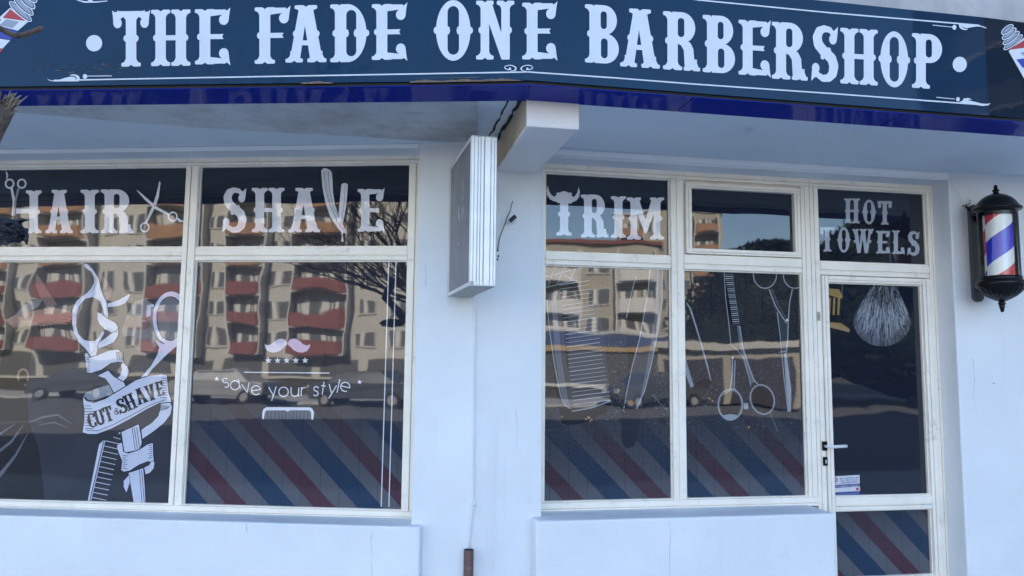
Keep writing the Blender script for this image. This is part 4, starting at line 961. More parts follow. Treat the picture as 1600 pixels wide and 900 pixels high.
QT = lambda *p: zp(1440, 20, 13.333, p)
A.poly(QT((820, 228), (1100, 240), (1200, 255), (1290, 285), (1355, 315), (1335, 325), (1240, 290), (1150, 285), (1050, 300), (950, 318), (880, 305), (850, 280)), v_).poly(QT((775, 240), (830, 240), (838, 280), (880, 325), (960, 335), (955, 352), (890, 360), (820, 335), (780, 290)), v_).ell(1440+683/13.33, 20+302/13.33, 3.2, 3.9, v_).line(QT((230, 255), (640, 298)), 1.1, v_)
dy = lambda pts, dx, d: [(x+dx, y+d) for x, y in pts]
low = lambda *p: [(1490+(x-0)/8.2, 148+y/8.2) for x, y in p]
L3 = lambda *p: zp(1040, 0, 2.857, p)
A.poly(L3((1310, 455), (1340, 445), (1370, 452), (1410, 462), (1435, 464), (1451, 460), (1440, 470), (1415, 473), (1370, 466)), v_).poly(L3((1325, 452), (1330, 440), (1350, 437), (1368, 444), (1350, 446), (1342, 456)), v_).ell(1040+1305/2.857, 443/2.857, 2.9, 3.4, v_).line(L3((1208, 434), (1290, 442)), 1.1, v_)
A.build('border_line', sgn)
rough_mat('peel_brown', (.20, .15, .12), .8, .5, 30, 60, 0)
rough_mat('smear', (.05, .05, .055), .7, .5, 30, 60, 0)
A = Art('S', OS+.0010)
for x0, x1, yb_ in ((640, 700, 127.6), (690, 760, 126.6), (745, 815, 125.6), (470, 520, 129.6)):
    top_ = [(x0+(x1-x0)*i/9, yb_-3.2*sin(pi*i/9)*random.uniform(.5, 1.1)) for i in range(10)]
    A.poly(top_ + [(x1, yb_+.6), (x0, yb_+1.6)], 'peel_brown')
for i in range(46):
    x = random.gauss(135, 45); y = 106+random.gauss(0, 5); A.line([(x, y), (x+random.uniform(3, 11), y+random.uniform(-1.2, 1.6))], random.uniform(.4, 1.1), random.choice(('smear', 'peel_brown', 'smear')))
for i in range(12):
    x = random.uniform(300, 400); y = random.uniform(104, 114); A.line([(x, y), (x+random.uniform(2, 7), y+random.uniform(-.6, .8))], .6, 'smear')
A.build('scuff', sgn)
# printed barber poles at both ends
def knob(A, c, ax, ay, n=4, sc=1.0):
    for i in range(n):
        t = i/(n-1); r = (22-3*i)*sc
        cx, cy = c[0]+ax[0]*t, c[1]+ax[1]*t
        an = math.atan2(ay[1], ay[0])
        A.ell(cx, cy, r+1.2, 6.6*sc, 'vinyl_white', an); A.ell(cx, cy, r-.6, 5.0*sc, 'vinyl_dark', an); A.ell(cx, cy, r-2.4, 3.4*sc, 'vinyl_grey', an)
A = Art('S', OS+.0014)
A.poly([(16, 12), (44, 34), (28, 48), (-2, 28)], 'vinyl_white').poly([(16, 14), (40, 33), (4, 28)], 'vinyl_red').poly([(2, 29), (41, 34), (28, 48), (-3, 40)], 'vinyl_white').poly([(-6, 40), (27, 49), (17, 62), (-12, 58)], 'vinyl_blue').poly([(-10, 59), (16, 63), (4, 76), (-20, 72)], 'vinyl_white').poly([(-16, 73), (4, 77), (-4, 88), (-26, 86)], 'vinyl_red')
A.poly([(10, 30), (30, 34), (20, 44), (-2, 40)], 'vinyl_grey')
knob(A, (32, 18), (15, -24), (.74, .67)); A.build('pole_emblem', sgn)['label'] = 'printed barber pole at the left end'
# right emblem sits on the end panel: use a plane through that panel
PL['Rend'] = (ed, V((ed.y, -ed.x, 0)))
E0 = W('R', ue, 0, OS)
def uz_end(x, y, off):
    t, n = PL['Rend']; d = ray(x, y); s = ((E0-Z3*H).dot(n)+off)/d.dot(n); return d*s + Z3*H
_W, _uz = W, uz
def uz(pl, x, y, off=0): return (x, y) if pl == 'Rend' else _uz(pl, x, y, off)
def W(pl, u, z, off=0): return uz_end(u, z, off) if pl == 'Rend' else _W(pl, u, z, off)
A = Art('Rend', .0014)
A.poly([(1576, 80), (1610, 50), (1640, 120), (1610, 140)], 'vinyl_white').poly([(1576, 78), (1604, 60), (1620, 72), (1580, 77.5)], 'vinyl_red').poly([(1579, 79), (1622, 72), (1630, 86), (1588, 92)], 'vinyl_white').poly([(1588, 93), (1630, 87), (1640, 102), (1598, 106)], 'vinyl_blue').poly([(1594, 82), (1622, 77), (1626, 84), (1600, 88)], 'vinyl_grey')
knob(A, (1583, 66), (-9, -20), (.78, -.62), 4, .8); A.build('pole_emblem', sgn)['label'] = 'printed barber pole at the right end'

# ------------------------------------------------------------------ projecting lightbox
bl = thing('lightbox_sign', 'weathered white lightbox sign projecting edge-on from the pillar', 'sign', W('L', U('L', [(715, 300)], .24), 0, .24))
B0 = V((-.3764, 4.4714, 0)); F0 = V((-.2136, 3.83, 0)); dv = (F0-B0).normalized(); nv = V((-dv.y, dv.x, 0))
dF = F0.dot(FW)
zt_ = at_z(736.7, 209.3, 1); 
def z_at(x, y, P):                                    # height of the picture point at the depth of P
    d = ray(x, y); s = P.y/d.y; return d.z*s + H
zt1 = .5*(z_at(736.7, 209.3, F0)+z_at(704, 263.8, B0)); zb1 = .5*(z_at(736.5, 447.5, F0)+z_at(700.3, 460.7, B0))
TH = .131
def bx(mb, d0, d1_, n0, n1, z0, z1, m): 
    P = lambda d_, n_, z_: B0+dv*d_+nv*n_+Z3*z_
    mb.hexa([P(d1_, n0, z0), P(d1_, n1, z0), P(d0, n1, z0), P(d0, n0, z0), P(d1_, n0, z1), P(d1_, n1, z1), P(d0, n1, z1), P(d0, n0, z1)], m)
LD = (F0-B0).length
mb = MB(); bx(mb, .004, LD-.006, .004, TH-.004, zb1+.004, zt1-.004, 'alu_casing')
for a, b_ in ((0, .012), (.016, .030), (.036, .046), (.05, .064), (.07, .1), (.104, .118), (.121, TH)): bx(mb, LD-.005, LD, a, b_, zb1, zt1, 'alu_casing')
for z0, z1 in ((zb1, zb1+.018), (zt1-.018, zt1)): bx(mb, 0, LD-.0055, -.003, TH+.003, z0, z1, 'alu_casing')
for d0, d1_ in ((0, .018), (LD-.024, LD-.006)): bx(mb, d0, d1_, -.003, TH+.003, zb1+.0185, zt1-.0185, 'alu_casing')
bx(mb, -.0005, LD+.0015, -.0045, TH+.0045, zb1-.003, zb1-.0005, 'alu_edge'); bx(mb, -.0005, LD+.0015, -.0045, TH+.0045, zt1+.0005, zt1+.003, 'alu_edge')
bx(mb, LD-.006, LD+.0025, -.002, .02, zb1-.004, zb1+.022, 'alu_edge')
bx(mb, -.001, .0035, -.006, .0, zb1, zt1, 'alu_edge'); bx(mb, LD-.004, LD-.001, -.006, -.0035, zb1, zt1, 'alu_edge')
mb.build('casing', bl, bevel=.0015)
rough_mat('plexi_grey', (.17, .165, .19), .35, .3, 3, 60, 0, spec=.5, dirt=((.26, .26, .32), 4, .5, .8), streak=((.2, .19, .21), 9, .5, .8))
mb = MB(); bx(mb, .019, LD-.025, -.0005, .0035, zb1+.019, zt1-.019, 'plexi_grey')
for d_, z_, hh, ww in ((.42, .70, .05, .006), (.3, .52, .07, .008), (.33, .49, .05, .007), (.40, .5, .06, .006), (.44, .52, .05, .006), (.31, .33, .02, .008), (.42, .63, .02, .008), (.24, .25, .05, .004)):
    zz = zb1+z_*(zt1-zb1); bx(mb, d_, d_+ww, -.0012, -.0006, zz, zz+hh, 'vinyl_white')
mb.build('face_plate', bl)
mb = MB(); bx(mb, -.3, -.0015, .04, .07, zt1-.14, zt1-.10, 'grey_iron'); bx(mb, -.3, -.0015, .04, .07, zb1+.10, zb1+.14, 'grey_iron')
mb.build('wall_bracket', bl)

# ------------------------------------------------------------------ cables, pipe on the pillar
def pill(x, y, off):                                   # point on the pillar (bent at the corner)
    u, z = uz('L', x, y, WO+off)
    if u > mu('L', WO): u, z = uz('R', x, y, WO+off); return W('R', u, z, WO+off)
    return W('L', u, z, WO+off)
mb = MB(); pts = [(742, 440), (742, 470), (741, 486), (741.5, 500), (741, 560), (740.6, 640), (740, 720), (739.4, 784), (737.5, 800), (735.5, 825), (733.3, 845), (732.8, 866)]
mb.tube([pill(x, y, .008) for x, y in pts], .0065, 'cable_white', 8); q = pill(741, 787, .012); mb.lathe(q, [(0, -.012), (.012, -.01), (.013, .006), (0, .012)], 'cable_white', 10)
for x, y, rr in ((743, 480, .011), (742, 505, .010), (741.6, 520, .009)): mb.lathe(pill(x, y, .006), [(0, -.02), (rr, -.012), (rr*.8, .014), (0, .022)], 'cable_white', 8)
tag(mb.build('cable', loc=pill(741, 600, 0), smooth=True), 'thin white painted cable running down the pillar below the lightbox', 'cable')
mb = MB(); pt, pb = pill(732.5, 858.5, .035), pill(731, 905, .035); pb = V((pt.x, pt.y, 0.0))
mb.tube([pt, pt+Z3*-.005, pb], [.027, .0285, .0285], 'pipe_brown', 20, cap=False); mb.tube([pt+Z3*-.02, pt], [.023, .023], 'black_gap', 16)
tag(mb.build('pipe', loc=(pt.x, pt.y, 0), smooth=True), 'short rusty brown pipe standing against the foot of the pillar', 'pipe')
mb = MB(); mb.tube([pill(x, y, o_) for x, y, o_ in ((801, 314, .05), (799, 322, .06), (797, 330, .06), (791, 343, .05), (789, 350, .045), (784, 362, .04), (780, 374, .03), (778, 388, .008), (778, 392, 0))], .0028, 'wire_dark', 6)
a, b_ = pill(796.5, 345.5, .06), pill(805.5, 337.5, .065); mb.tube([a, b_], .0125, 'wire_dark', 10)
for x, y in ((778, 390), (777.5, 404), (779, 399)): mb.tube([pill(x, y, .002), pill(x, y+2.5, .004)], .005, 'wire_dark', 6)
tag(mb.build('loose_wire', loc=pill(790, 350, 0)), 'loose dark wire stub sticking out of the pillar beside the lightbox', 'wire')

# ------------------------------------------------------------------ barber pole on the right wall
ou, oz = uz('R', 1560.5, 384, WO+.235); pc = W('R', ou, oz, WO+.235); sc = (pc-V((0, 0, H))).dot(FW)/F
bp_ = thing('barber_pole', 'striped barber pole lamp with black caps on the wall right of the door', 'barber pole', pc)
zf = lambda y: (384-y)*sc*1.0
def lp(pts): return [(r*sc, zf(y)) for r, y in pts]
class FL:
    n = 24
    def __call__(s, r, z): return .035 if z < zf(452) and r > 9*sc else 0
mb = MB(); mb.lathe(pc, lp([(23.5, 337), (27, 336), (27.5, 333.5), (27.5, 331.5), (30, 330.5), (34.5, 328.5), (34.8, 325.5), (32.5, 323.8), (30, 321), (26.5, 315), (21, 309), (15, 305), (9, 302.8), (6.2, 301.5), (4, 300), (3.5, 298.5), (5.2, 297), (5.2, 295.8), (3, 294.2), (2.7, 290), (1.8, 287.4), (0, 287)]), 'black_iron', 48)
cap = mb.build('cap', bp_, smooth=True)
mb = MB(); mb.lathe(pc, lp([(23.5, 432), (29.5, 433), (29.8, 436.5), (29.8, 439), (33.6, 440.5), (34.6, 443), (34.6, 446), (33, 449), (30, 453), (25.5, 458.5), (19, 464), (12, 468), (8, 470), (5, 471.2), (3.6, 472.5), (5.6, 474), (5.6, 475.4), (3.5, 477), (4.4, 478.6), (3.2, 482), (2, 487.6), (0, 488)]), 'black_iron', 96, FL())
mb.build('cap', bp_, smooth=True)
# striped drum
m, nt, b = newmat('barber_stripes')
tc = N(nt, 'ShaderNodeTexCoord'); sp = N(nt, 'ShaderNodeSeparateXYZ'); nt.links.new(tc.outputs['Object'], sp.inputs[0])
vd = V((pc.x, pc.y, 0)).normalized(); ang0 = math.atan2(-vd.y, -vd.x)                      # towards the camera
th = mth(nt, 'ARCTAN2', sp.outputs[1], sp.outputs[0])
th = mth(nt, 'SUBTRACT', th, ang0-pi/2)              # 0 at the left edge, pi at the right edge
p_ = mth(nt, 'ADD', mth(nt, 'MULTIPLY', sp.outputs[2], -1/sc), mth(nt, 'MULTIPLY', th, 43/pi))
fr_ = mth(nt, 'FRACT', mth(nt, 'DIVIDE', mth(nt, 'SUBTRACT', p_, 388-384-128*4), 128))
c = ramp(nt, fr_, [(0, (.015, .02, .62)), (38/128, (.88, .92, .92)), (63/128, (.6, .025, .05)), (101/128, (.88, .92, .92))], 'CONSTANT')
nt.links.new(c, b.inputs['Base Color']); b.inputs['Roughness'].default_value = .25; MATS['barber_stripes'] = m
mb = MB(); mb.lathe(pc, lp([(20, 434), (20, 335)]), 'barber_stripes', 64); mb.build('striped_drum', bp_, smooth=True)
m, nt, b = newmat('clear_tube'); nt.nodes.remove(b); o_ = [n for n in nt.nodes if n.type == 'OUTPUT_MATERIAL'][0]
tr = N(nt, 'ShaderNodeBsdfTransparent'); gl = N(nt, 'ShaderNodeBsdfGlossy'); gl.inputs['Roughness'].default_value = .05; mx = N(nt, 'ShaderNodeMixShader'); fr2 = N(nt, 'ShaderNodeFresnel'); fr2.inputs[0].default_value = 1.45
tr.inputs[0].default_value = (.98, .985, .985, 1)
nt.links.new(fr2.outputs[0], mx.inputs[0]); nt.links.new(tr.outputs[0], mx.inputs[1]); nt.links.new(gl.outputs[0], mx.inputs[2]); nt.links.new(mx.outputs[0], o_.inputs[0]); MATS['clear_tube'] = m
mb = MB(); mb.lathe(pc, lp([(28, 434), (28, 333)]), 'clear_tube', 64); mb.build('glass_tube', bp_, smooth=True)
u0, zz0 = uz('R', 1513.5, 328, WO+.02); u1, _ = uz('R', 1530, 328, WO+.02); _, zz1 = uz('R', 1522, 463, WO+.02)
uc = (u0+u1)/2; hw = (u1-u0)/2*.92
prof = [W('R', uc+hw*cos(t), zz0+hw*sin(t), WO+.03) for t in [pi*i/10 for i in range(11)]] + [W('R', uc+hw*cos(t), zz1+hw*sin(t), WO+.03) for t in [pi+pi*i/10 for i in range(11)]]
mb = MB(); mb.prism(prof, PL['R'][1]*-.0295, 'grey_iron')
for zc in (zz0-.09, zz0-.46*(zz0-zz1), zz1+.1): mb.tube([W('R', uc, zc, WO+.03), W('R', uc, zc, WO+.036)], .009, 'black_iron', 10)
mb.build('wall_plate', bp_, bevel=.003)
for yy in (331, 447):
    mb = MB(); ztt = pc.z-H+zf(yy)
    mb.tube([W('R', uc, ztt, WO+.02), W('R', uc+.002, ztt, WO+.1), W('R', ou-.01, ztt, WO+.235-24*sc)], [.022, .018, .024], 'black_iron', 14); mb.build('arm', bp_, smooth=True)
mb = MB(); q0 = W('R', *uz('R', 1483.5, 276, WO+.004), WO+.004)
mb.tube([q0, W('R', *uz('R', 1490, 287, WO+.03), WO+.03), W('R', *uz('R', 1499, 304, WO+.03), WO+.03), W('R', *uz('R', 1506, 318, WO+.02), WO+.02)], .003, 'cable_white', 6)
tag(mb.build('lamp_cord', loc=q0), 'thin pale cord from the canopy corner to the hook beside the striped pole', 'cord')
mb = MB(); hk = uz('R', 1507.5, 321, WO+.02); hp = W('R', *hk, WO)
mb.tube([hp, W('R', hk[0], hk[1], WO+.05), W('R', hk[0]+.012, hk[1]+.01, WO+.055), W('R', hk[0]+.016, hk[1]+.03, WO+.05)], .006, 'copper', 8); mb.tube([W('R', hk[0]+.005, hk[1]-.005, WO+.02), W('R', hk[0]+.04, hk[1]-.045, WO+.03)], .007, 'black_iron', 8)
tag(mb.build('wall_hook', loc=hp), 'small brassy hook in the wall at the top of the pole bracket', 'hook')

# ------------------------------------------------------------------ the street tree at the left edge and what hangs in it
def P3(x, y, dep): d = ray(x, y); return d*dep + Z3*H
def limb(mb, a, b_, r0, r1, n=7, wob=.04, seg=9, m='bark'):
    pts = []; a, b_ = V(a), V(b_)
    for i in range(n+1):
        t = i/n; q = a.lerp(b_, t)
        if 0 < i < n: q += V((random.uniform(-1, 1), random.uniform(-1, 1), random.uniform(-1, 1)))*wob*(b_-a).length*.6
        pts.append(q)
    mb.tube(pts, [r0+(r1-r0)*i/n for i in range(n+1)], m, seg); return pts
tb = V((-1.42, 1.15, 0)); tree = thing('bare_tree', 'bare winter street tree whose pruned branches reach in at the left edge', 'tree', tb)
mb = MB(); tt = V((-1.40, 1.2, 2.2)); limb(mb, tb+V((0, 0, -.02)), tt, .05, .042, 8, .015, 14); mb.build('trunk', tree, smooth=True)
mb = MB(); rng = random.Random(21); random.seed(21)
def grow(a, d, L_, r, lev):
    b_ = a+d*L_
    pts = limb(mb, a, b_, r, r*.55, 6, .045, 7 if lev else 9)
    if lev >= 4: return
    for k in range(rng.choice((2, 3, 3, 4)) if lev else 4):
        q = pts[rng.randint(2, len(pts)-1)]
        nd = (d + V((rng.uniform(-.9, .9), rng.uniform(-.9, .9), rng.uniform(-.25, .75)))).normalized()
        grow(q, nd, L_*rng.uniform(.5, .78), r*.52, lev+1)
for d in ((-.7, -.1, .9), (.1, -.75, .8), (-.4, -.8, .75), (-.15, -.3, 1), (-.85, .1, .7), (-.6, -.5, .45), (-.9, -.2, .35), (-.95, -.05, .55), (-.8, -.45, .8), (-.55, -.1, 1)): grow(tt+V((0, 0, -.15)), V(d).normalized(), 1.1, .022, 0)
mb.build('crown', tree, smooth=True)
# the branch that is sawn off in the picture's left edge, and the thin twig above it
mb = MB(); e0 = P3(-30, 235, 2.35); e1 = P3(8, 166, 2.35)
limb(mb, tt+V((0, 0, .0)), P3(-120, 300, 2.0), .05, .045, 5, .03, 10); limb(mb, P3(-120, 300, 2.0), e0, .045, .036, 4, .02, 12); limb(mb, e0, e1, .036, .030, 4, .015, 14)
for i in range(60):
    an = random.uniform(0, 2*pi); rr = random.uniform(.003, .028); q = e1+V((cos(an)*rr, 0, sin(an)*rr*.8))
    t_ = q+V((random.uniform(-.01, .05), random.uniform(-.03, .02), random.uniform(-.012, .045))); mb.tube([q-V((.012, 0, .016)), q.lerp(t_, .6)+V((0, 0, random.uniform(-.006, .006))), t_], [.0042, .003, .0008], random.choice(('cut_wood', 'bark', 'cut_wood')), 5)
mb.build('sawn_branch', tree, smooth=True)
mb = MB(); mb.tube([tt+V((-.02, .0, .1)), P3(-240, 30, 1.9), P3(-110, 30, 2.1), P3(-40, 35, 2.2), P3(0, 44.5, 2.3), P3(14, 52, 2.3), P3(25, 55.5, 2.3), P3(38, 54.5, 2.3), P3(52, 49.5, 2.3), P3(62, 45, 2.3), P3(67, 43, 2.3)], [.03, .02, .011, .009, .0085, .0082, .008, .0076, .0072, .0078, .005], 'bark', 10)
mb.tube([P3(38, 55, 2.3), P3(40, 60, 2.3)], [.005, .003], 'bark', 6)
mb.build('twig', tree, smooth=True)
# black bag snagged in front of the window
bm = bmesh.new(); bmesh.ops.create_icosphere(bm, subdivisions=5, radius=1)
from mathutils import noise as mnoise
bc = P3(-14, 360, 2.3); rx, rz = 62*2.3/F, 22*2.3/F
for v in bm.verts:
    c = v.co.copy(); n1 = mnoise.noise(c*1.6); n2 = mnoise.noise(c*4.5+V((3, 1, 2))); n3 = abs(mnoise.noise(V((c.x*7, c.y*7, c.z*3))))
    s = 1+.16*n1+.12*n2-.16*n3
    x = c.x*rx*s; z = c.z*rz*s*(1-.25*max(0, c.x)**2); z += -.010*max(0, c.x)**3
    v.co = V((x, c.y*.06*s, z))
    if c.x > .55 and c.z < -.35: v.co.z -= .012*abs(mnoise.noise(c*9))
me = bpy.data.meshes.new('plastic_bag'); bm.to_mesh(me); bm.free(); me.materials.append(MATS['bag_black'])
bag = bpy.data.objects.new('plastic_bag', me); COL.objects.link(bag); bag.location = bc
tag(bag, 'crumpled dark bag hanging at the left edge in front of the H of HAIR', 'bag')
mb = MB(); tip = P3(43, 372, 2.3)
mb.tube([P3(38, 366, 2.3), P3(41, 376, 2.29), P3(42, 383, 2.29)], [.012, .006, .001], 'bag_black', 8); mb.tube([P3(30, 345, 2.3), P3(40, 343.5, 2.3), P3(46, 344, 2.3)], [.009, .004, .001], 'bag_black', 6)
mb.tube([P3(-30, 330, 2.3), P3(-40, 300, 2.2), P3(-90, 280, 2.05)], [.006, .005, .006], 'bag_black', 6)
mb.build('handle', bag, smooth=True)

# ------------------------------------------------------------------ across the street (seen mirrored in the glass)
def block(name, label, loc, rot, width, floors, cols, wallm, dep=12, fh=2.8, z1=2.2, bal=None, group=None, roofm='concrete'):
    root = thing(name, label, 'apartment block', loc, group); root.rotation_euler = (0, 0, rot)
    def put(mb, nm):
        o0 = root.location.copy(); me_o = mb.build(nm, None); me_o.parent = root; return me_o
    top = z1+floors*fh+.6
    mb = MB(); mb.box((-width/2, -dep, 0), (width/2, 0, top), wallm); put(mb, 'wall')
    mb = MB(); mb.box((-width/2-.3, -dep-.3, top+.003), (width/2+.3, .3, top+.35), roofm); put(mb, 'roof')
    shared = {}
    for f in range(floors):
        z = z1+f*fh
        for (kind, x, w_) in cols:
            if kind == 'b':
                m_ = bal(f); key = ('b', w_, m_)
                if key not in shared:
                    mb = MB(); mb.hexa([(-w_/2, 0, 0), (w_/2, 0, 0), (w_/2, 1.1, 0), (-w_/2, 1.1, 0), (-w_/2, 0, .12), (w_/2, 0, .12), (w_/2, 1.1, .12), (-w_/2, 1.1, .12)], 'far_white')
                    mb.prism([(-w_/2, 1.0, .123), (-w_/2*.8, 1.25, .123), (0, 1.38, .123), (w_/2*.8, 1.25, .123), (w_/2, 1.0, .123), (w_/2, .9, .123), (0, 1.22, .123), (-w_/2, .9, .123)], (0, 0, 1.15), m_)
                    mb.box((-w_/2, .02, .125), (-w_/2+.12, .95, 1.25), m_); mb.box((w_/2-.12, .02, .125), (w_/2, .95, 1.25), m_)
                    mb.box((-w_*.38, .004, .3), (w_*.1, .05, 2.25), 'far_glass'); mb.box((w_*.16, .004, 1.1), (w_*.4, .05, 2.25), 'far_glass'); mb.box((-w_*.36, .0505, .9), (-w_*.22, .06, 2.2), 'far_white'); mb.box((-w_*.02, .0505, .9), (w_*.08, .06, 2.2), 'far_white'); mb.box((w_*.2, .0505, 1.15), (w_*.28, .06, 2.2), 'far_white')
                    mb.box((-w_/2-.15, .003, 0), (-w_/2-.01, 1.1, fh), 'far_white'); mb.box((w_/2+.01, .003, 0), (w_/2+.15, 1.1, fh), 'far_white')
                    shared[key] = mb.build('balcony'); o = shared[key]
                else: o = shared[key].copy(); COL.objects.link(o)
                o.parent = root; o.location = (x, .003, z)
            else:
                key = ('w', w_)
                if key not in shared:
                    mb = MB(); mb.box((-w_/2, 0, .95), (w_/2, .02, 2.3), 'far_glass')
                    for a in (-w_/2-.06, -.03, w_/2): mb.box((a, .021, .9), (a+.06, .06, 2.36), 'far_white')
                    mb.box((-w_/2, .021, 2.301), (w_/2, .06, 2.36), 'far_white'); mb.box((-w_/2-.1, .021, .82), (w_/2+.1, .14, .898), 'far_white')
                    mb.box((-w_/2*.5, .0215, .955), (-w_/2*.1, .03, 2.29), 'far_white')
                    shared[key] = mb.build('window'); o = shared[key]
                else: o = shared[key].copy(); COL.objects.link(o)
                o.parent = root; o.location = (x, .003, z)
    mb = MB(); n = int(width/5)
    for i in range(n):
        x = -width/2+1+i*(width-2)/n; mb.box((x, .003, .3), (x+(width-2)/n-.9, .06, 1.95), 'far_glass')
    put(mb, 'shop_front')
    return root
# x along the facade as seen from the shop: mirrored picture column c lies at world x = c
def X0_(xs, cx): return [(k, -(x-cx), w_) for k, x, w_ in xs]
cA = -43
colsA = [('b', -16.4, 5.4), ('w', -21.0, 2.0), ('w', -24, 1.5), ('b', -28.4, 5.3), ('w', -32.7, 2.4), ('b', -35.8, 3.2), ('w', -39, 1.6), ('b', -43.2, 5.8), ('w', -47.8, 2.2), ('w', -51, 1.5), ('b', -55.4, 5.3), ('w', -59.8, 2.4), ('b', -63, 3.2)]
block('apartment_block', 'cream apartment block with red and orange balconies mirrored in the left window', (cA, -57.5, 0), 0, 60, 8, [(k_, x-cA, w_) for k_, x, w_ in colsA], 'sun_cream', bal=lambda f: 'balcony_red' if f < 3 else 'balcony_orange', z1=2.2)
def polar(az, d): return V((d*sin(R(az)), 4.7-d*cos(R(az)), 0))
pB_ = polar(32.6, 104); block('apartment_block', 'tall tan apartment tower mirrored in the right window', pB_, R(32.6), 15, 7, [('b', -5, 3.6), ('w', -1.6, 2), ('w', 1.8, 2), ('b', 5.2, 3.6)], 'sun_tan', bal=lambda f: 'balcony_orange' if f > 2 else 'far_white', z1=3)
pC_ = polar(25.2, 62); block('apartment_block', 'low brown apartment house with tiled roof mirrored behind the printed clipper', pC_, R(25), 15.5, 3, [('w', -5.5, 2.2), ('b', -1.5, 4), ('w', 2.3, 2.2), ('b', 5.6, 3)], 'sun_tan', bal=lambda f: 'far_white', z1=3.2, roofm='roof_tile')
pK = polar(28.5, 50); sr = thing('shop_kiosk', 'low shop pavilion with a blue and yellow fascia mirrored in the right window', 'shop', pK); sr.rotation_euler = (0, 0, R(28))
for nm, a, b_, mm in (('wall', (-6, -5, 0), (6, 0, 3.6), 'far_white'), ('fascia', (-6.2, .003, 2.9), (6.2, .25, 3.6), 'fascia_blue'), ('fascia_strip', (-6.2, .003, 2.55), (6.2, .3, 2.897), 'fascia_yellow'), ('shop_front', (-5.6, .003, .3), (5.6, .08, 2.5), 'far_glass'), ('roof', (-6.3, -5.2, 3.603), (6.3, .3, 3.75), 'concrete')):
    mb = MB(); mb.box(a, b_, mm); o = mb.build(nm); o.parent = sr
# tall house, unlit side put into its wall colour; sign end and door mirror it
pD_ = polar(66, 40); dk = thing('dark_house', 'tall house with shade put into its wall colour, mirrored in the end of the sign', 'house', pD_); dk.rotation_euler = (0, 0, R(66))
mb = MB(); mb.box((-11.5, -12, 0), (14, 0, 24), 'sun_dark'); o = mb.build('wall'); o.parent = dk
mb = MB(); mb.box((-11.8, -12.2, 24.003), (14.2, .3, 24.4), 'roof_tile'); o = mb.build('roof'); o.parent = dk
mb0 = MB(); mb0.box((-.8, 0, 0), (.8, .03, 1.4), 'far_glass'); mb0.box((-.9, .031, -.08), (.9, .12, -.003), 'far_white'); w0 = None
for f in range(7):
    for i in range(6):
        if w0 is None: w0 = mb0.build('window'); q = w0
        else: q = w0.copy(); COL.objects.link(q)
        q.parent = dk; q.location = (-9+i*4.2, .003, 2+f*3)
# dark evergreens in front of it
def evergreen(label, loc, h, r, seed):
    rg = random.Random(seed); root = thing('evergreen_tree', label, 'tree', loc, 'evergreens across the street')
    mb = MB(); mb.tube([V(loc), V(loc)+Z3*h*.35], [.28, .2], 'bark', 10); mb.build('trunk', root, smooth=True)
    mb = MB()
    for i in range(7000):
        t = rg.random()**.7; zc = h*(.12+.88*t); an = rg.uniform(0, 2*pi)
        rad = r*math.sqrt(max(0, 1-((t-.25)/.75)**2 if t > .25 else 1-((.25-t)/.4)**2))*(rg.random()**.35)*(1+.18*sin(an*5+seed)*cos(zc*1.7))
        c = V(loc)+V((rad*cos(an), rad*sin(an), zc)); s = rg.uniform(.16, .34)
        a = V((rg.uniform(-1, 1), rg.uniform(-1, 1), rg.uniform(-.6, .6))).normalized(); b2 = a.cross(V((rg.uniform(-1, 1), rg.uniform(-1, 1), 1))).normalized()
        mb.face([c-a*s, c-b2*s*.5, c+a*s, c+b2*s*.5], 'foliage')
    bm = bmesh.new(); bmesh.ops.create_icosphere(bm, subdivisions=4, radius=1)
    i0 = len(mb.v)
    for v in bm.verts:
        c = v.co; s_ = .86+.12*mnoise.noise(c*2.2+V((seed, 0, 0)))
        mb.v.append(V(loc)+V((c.x*r*s_, c.y*r*s_, h*.42+c.z*h*(.56 if c.z > 0 else .44)*s_)))
    for f in bm.faces: mb.f.append([i0+v.index for v in f.verts]); mb.mi.append(mb.mid('foliage'))
    bm.free(); mb.build('crown', root)
evergreen('broad dark evergreen mirrored beside the tower', polar(42.2, 36), 7.9, 5.0, 3)
evergreen('dark evergreen further right mirrored in the door glass', polar(52, 33), 8.6, 5.4, 5)
qa = polar(38.8, 28.5); gr = thing('garage_row', 'low row of cream garages mirrored behind the printed scissors', 'garage', qa); gr.rotation_euler = (0, 0, R(39))
mb = MB(); mb.box((-2.9, -5, 0), (2.9, 0, 2.3), 'sun_tan'); o = mb.build('wall'); o.parent = gr
mb = MB(); mb.box((-3.1, -5.2, 2.303), (3.1, .35, 2.6), 'sun_cream'); o = mb.build('roof'); o.parent = gr
g0_ = None
for i in range(2):
    if g0_ is None:
        mb = MB(); mb.box((-1.2, .003, 0), (1.2, .05, 1.9), 'sun_dark'); g0_ = q = mb.build('garage_door')
    else: q = g0_.copy(); COL.objects.link(q)
    q.parent = gr; q.location = (-1.4+i*2.8, 0, 0)
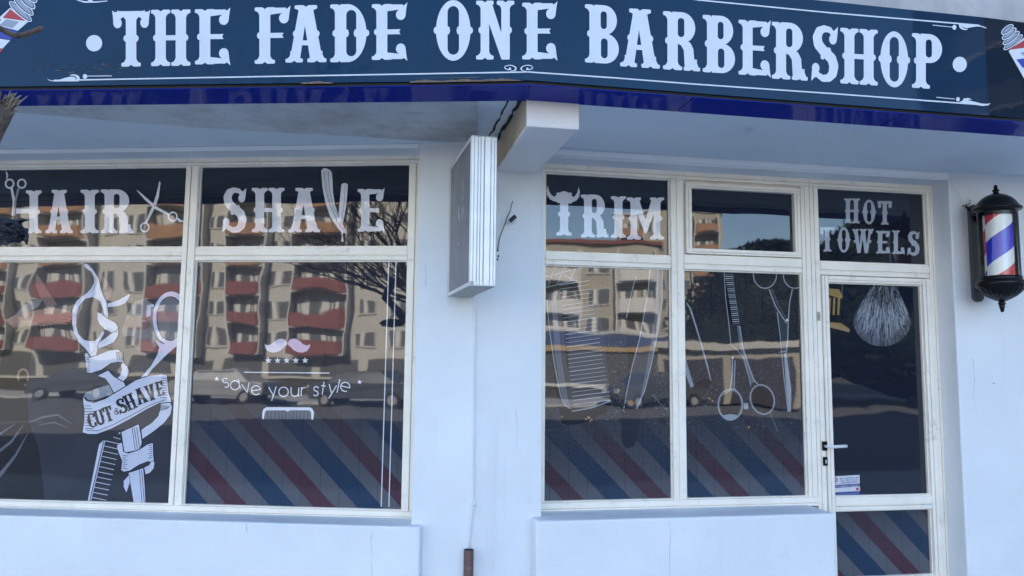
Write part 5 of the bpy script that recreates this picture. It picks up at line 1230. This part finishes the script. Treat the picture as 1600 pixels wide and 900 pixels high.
# parked cars
def make_car(label, loc, rot, paint):
    root = thing('parked_car', label, 'car', loc, 'cars parked across the street'); root.rotation_euler = (0, 0, rot)
    side = [(-2.1, .35), (-2.15, .7), (-1.9, .88), (-1.25, .95), (-.7, 1.38), (.75, 1.42), (1.45, .98), (2.05, .9), (2.15, .6), (2.1, .35)]
    mb = MB(); n = len(side)
    for y in (-1, 1):
        pass
    L_ = [V((x, -.84*(1 if z < 1 else .8), z)) for x, z in side]; R_ = [V((x, .84*(1 if z < 1 else .8), z)) for x, z in side]
    i0 = 0; mb.v = L_+R_; k_ = mb.mid(paint)
    mb.f = [list(range(n)), list(range(2*n-1, n-1, -1))] + [[j, (j+1) % n, n+(j+1) % n, n+j] for j in range(n)]; mb.mi = [k_]*len(mb.f)
    o = mb.build('body', bevel=.05); o.parent = root
    mb = MB()
    for s in (-1, 1): mb.face([(-1.05, s*.80, 1.0), (-.62, s*.705, 1.32), (.7, s*.705, 1.35), (1.2, s*.80, 1.02)], 'far_glass')
    o = mb.build('side_window'); o.parent = root
    for x in (-1.3, 1.3):
        for s in (-1, 1):
            mb = MB(); mb.tube([(x, s*.62, .31), (x, s*.86, .31)], .31, 'tyre', 20); o = mb.build('wheel'); o.parent = root
            m2 = MB(); m2.tube([(x, s*.861, .31), (x, s*.875, .31)], .19, 'car_grey', 14); q = m2.build('rim'); q.parent = o
    for x, nm in ((-2.12, 'headlight'), (2.12, 'tail_light')):
        for s in (-1, 1):
            mb = MB(); mb.box((x-.05, s*.6-.16, .62), (x+.05, s*.6+.16, .78), 'lamp_glass' if nm == 'headlight' else 'balcony_red'); o = mb.build(nm); o.parent = root
for i, (x, y, rt, pm, lb) in enumerate(((-9.5, -18.6, 3, 'car_dark', 'dark parked car nearest the pillar in the mirrored street'), (-15.5, -18.7, -2, 'car_grey', 'grey parked car in the middle of the mirrored row'), (-21.5, -18.5, 2, 'car_dark', 'dark parked car furthest left in the mirrored row'), (15, -18.6, -2, 'car_dark', 'dark parked car mirrored in the right window'))):
    make_car(lb, (x, y, -.126), R(rt), pm)
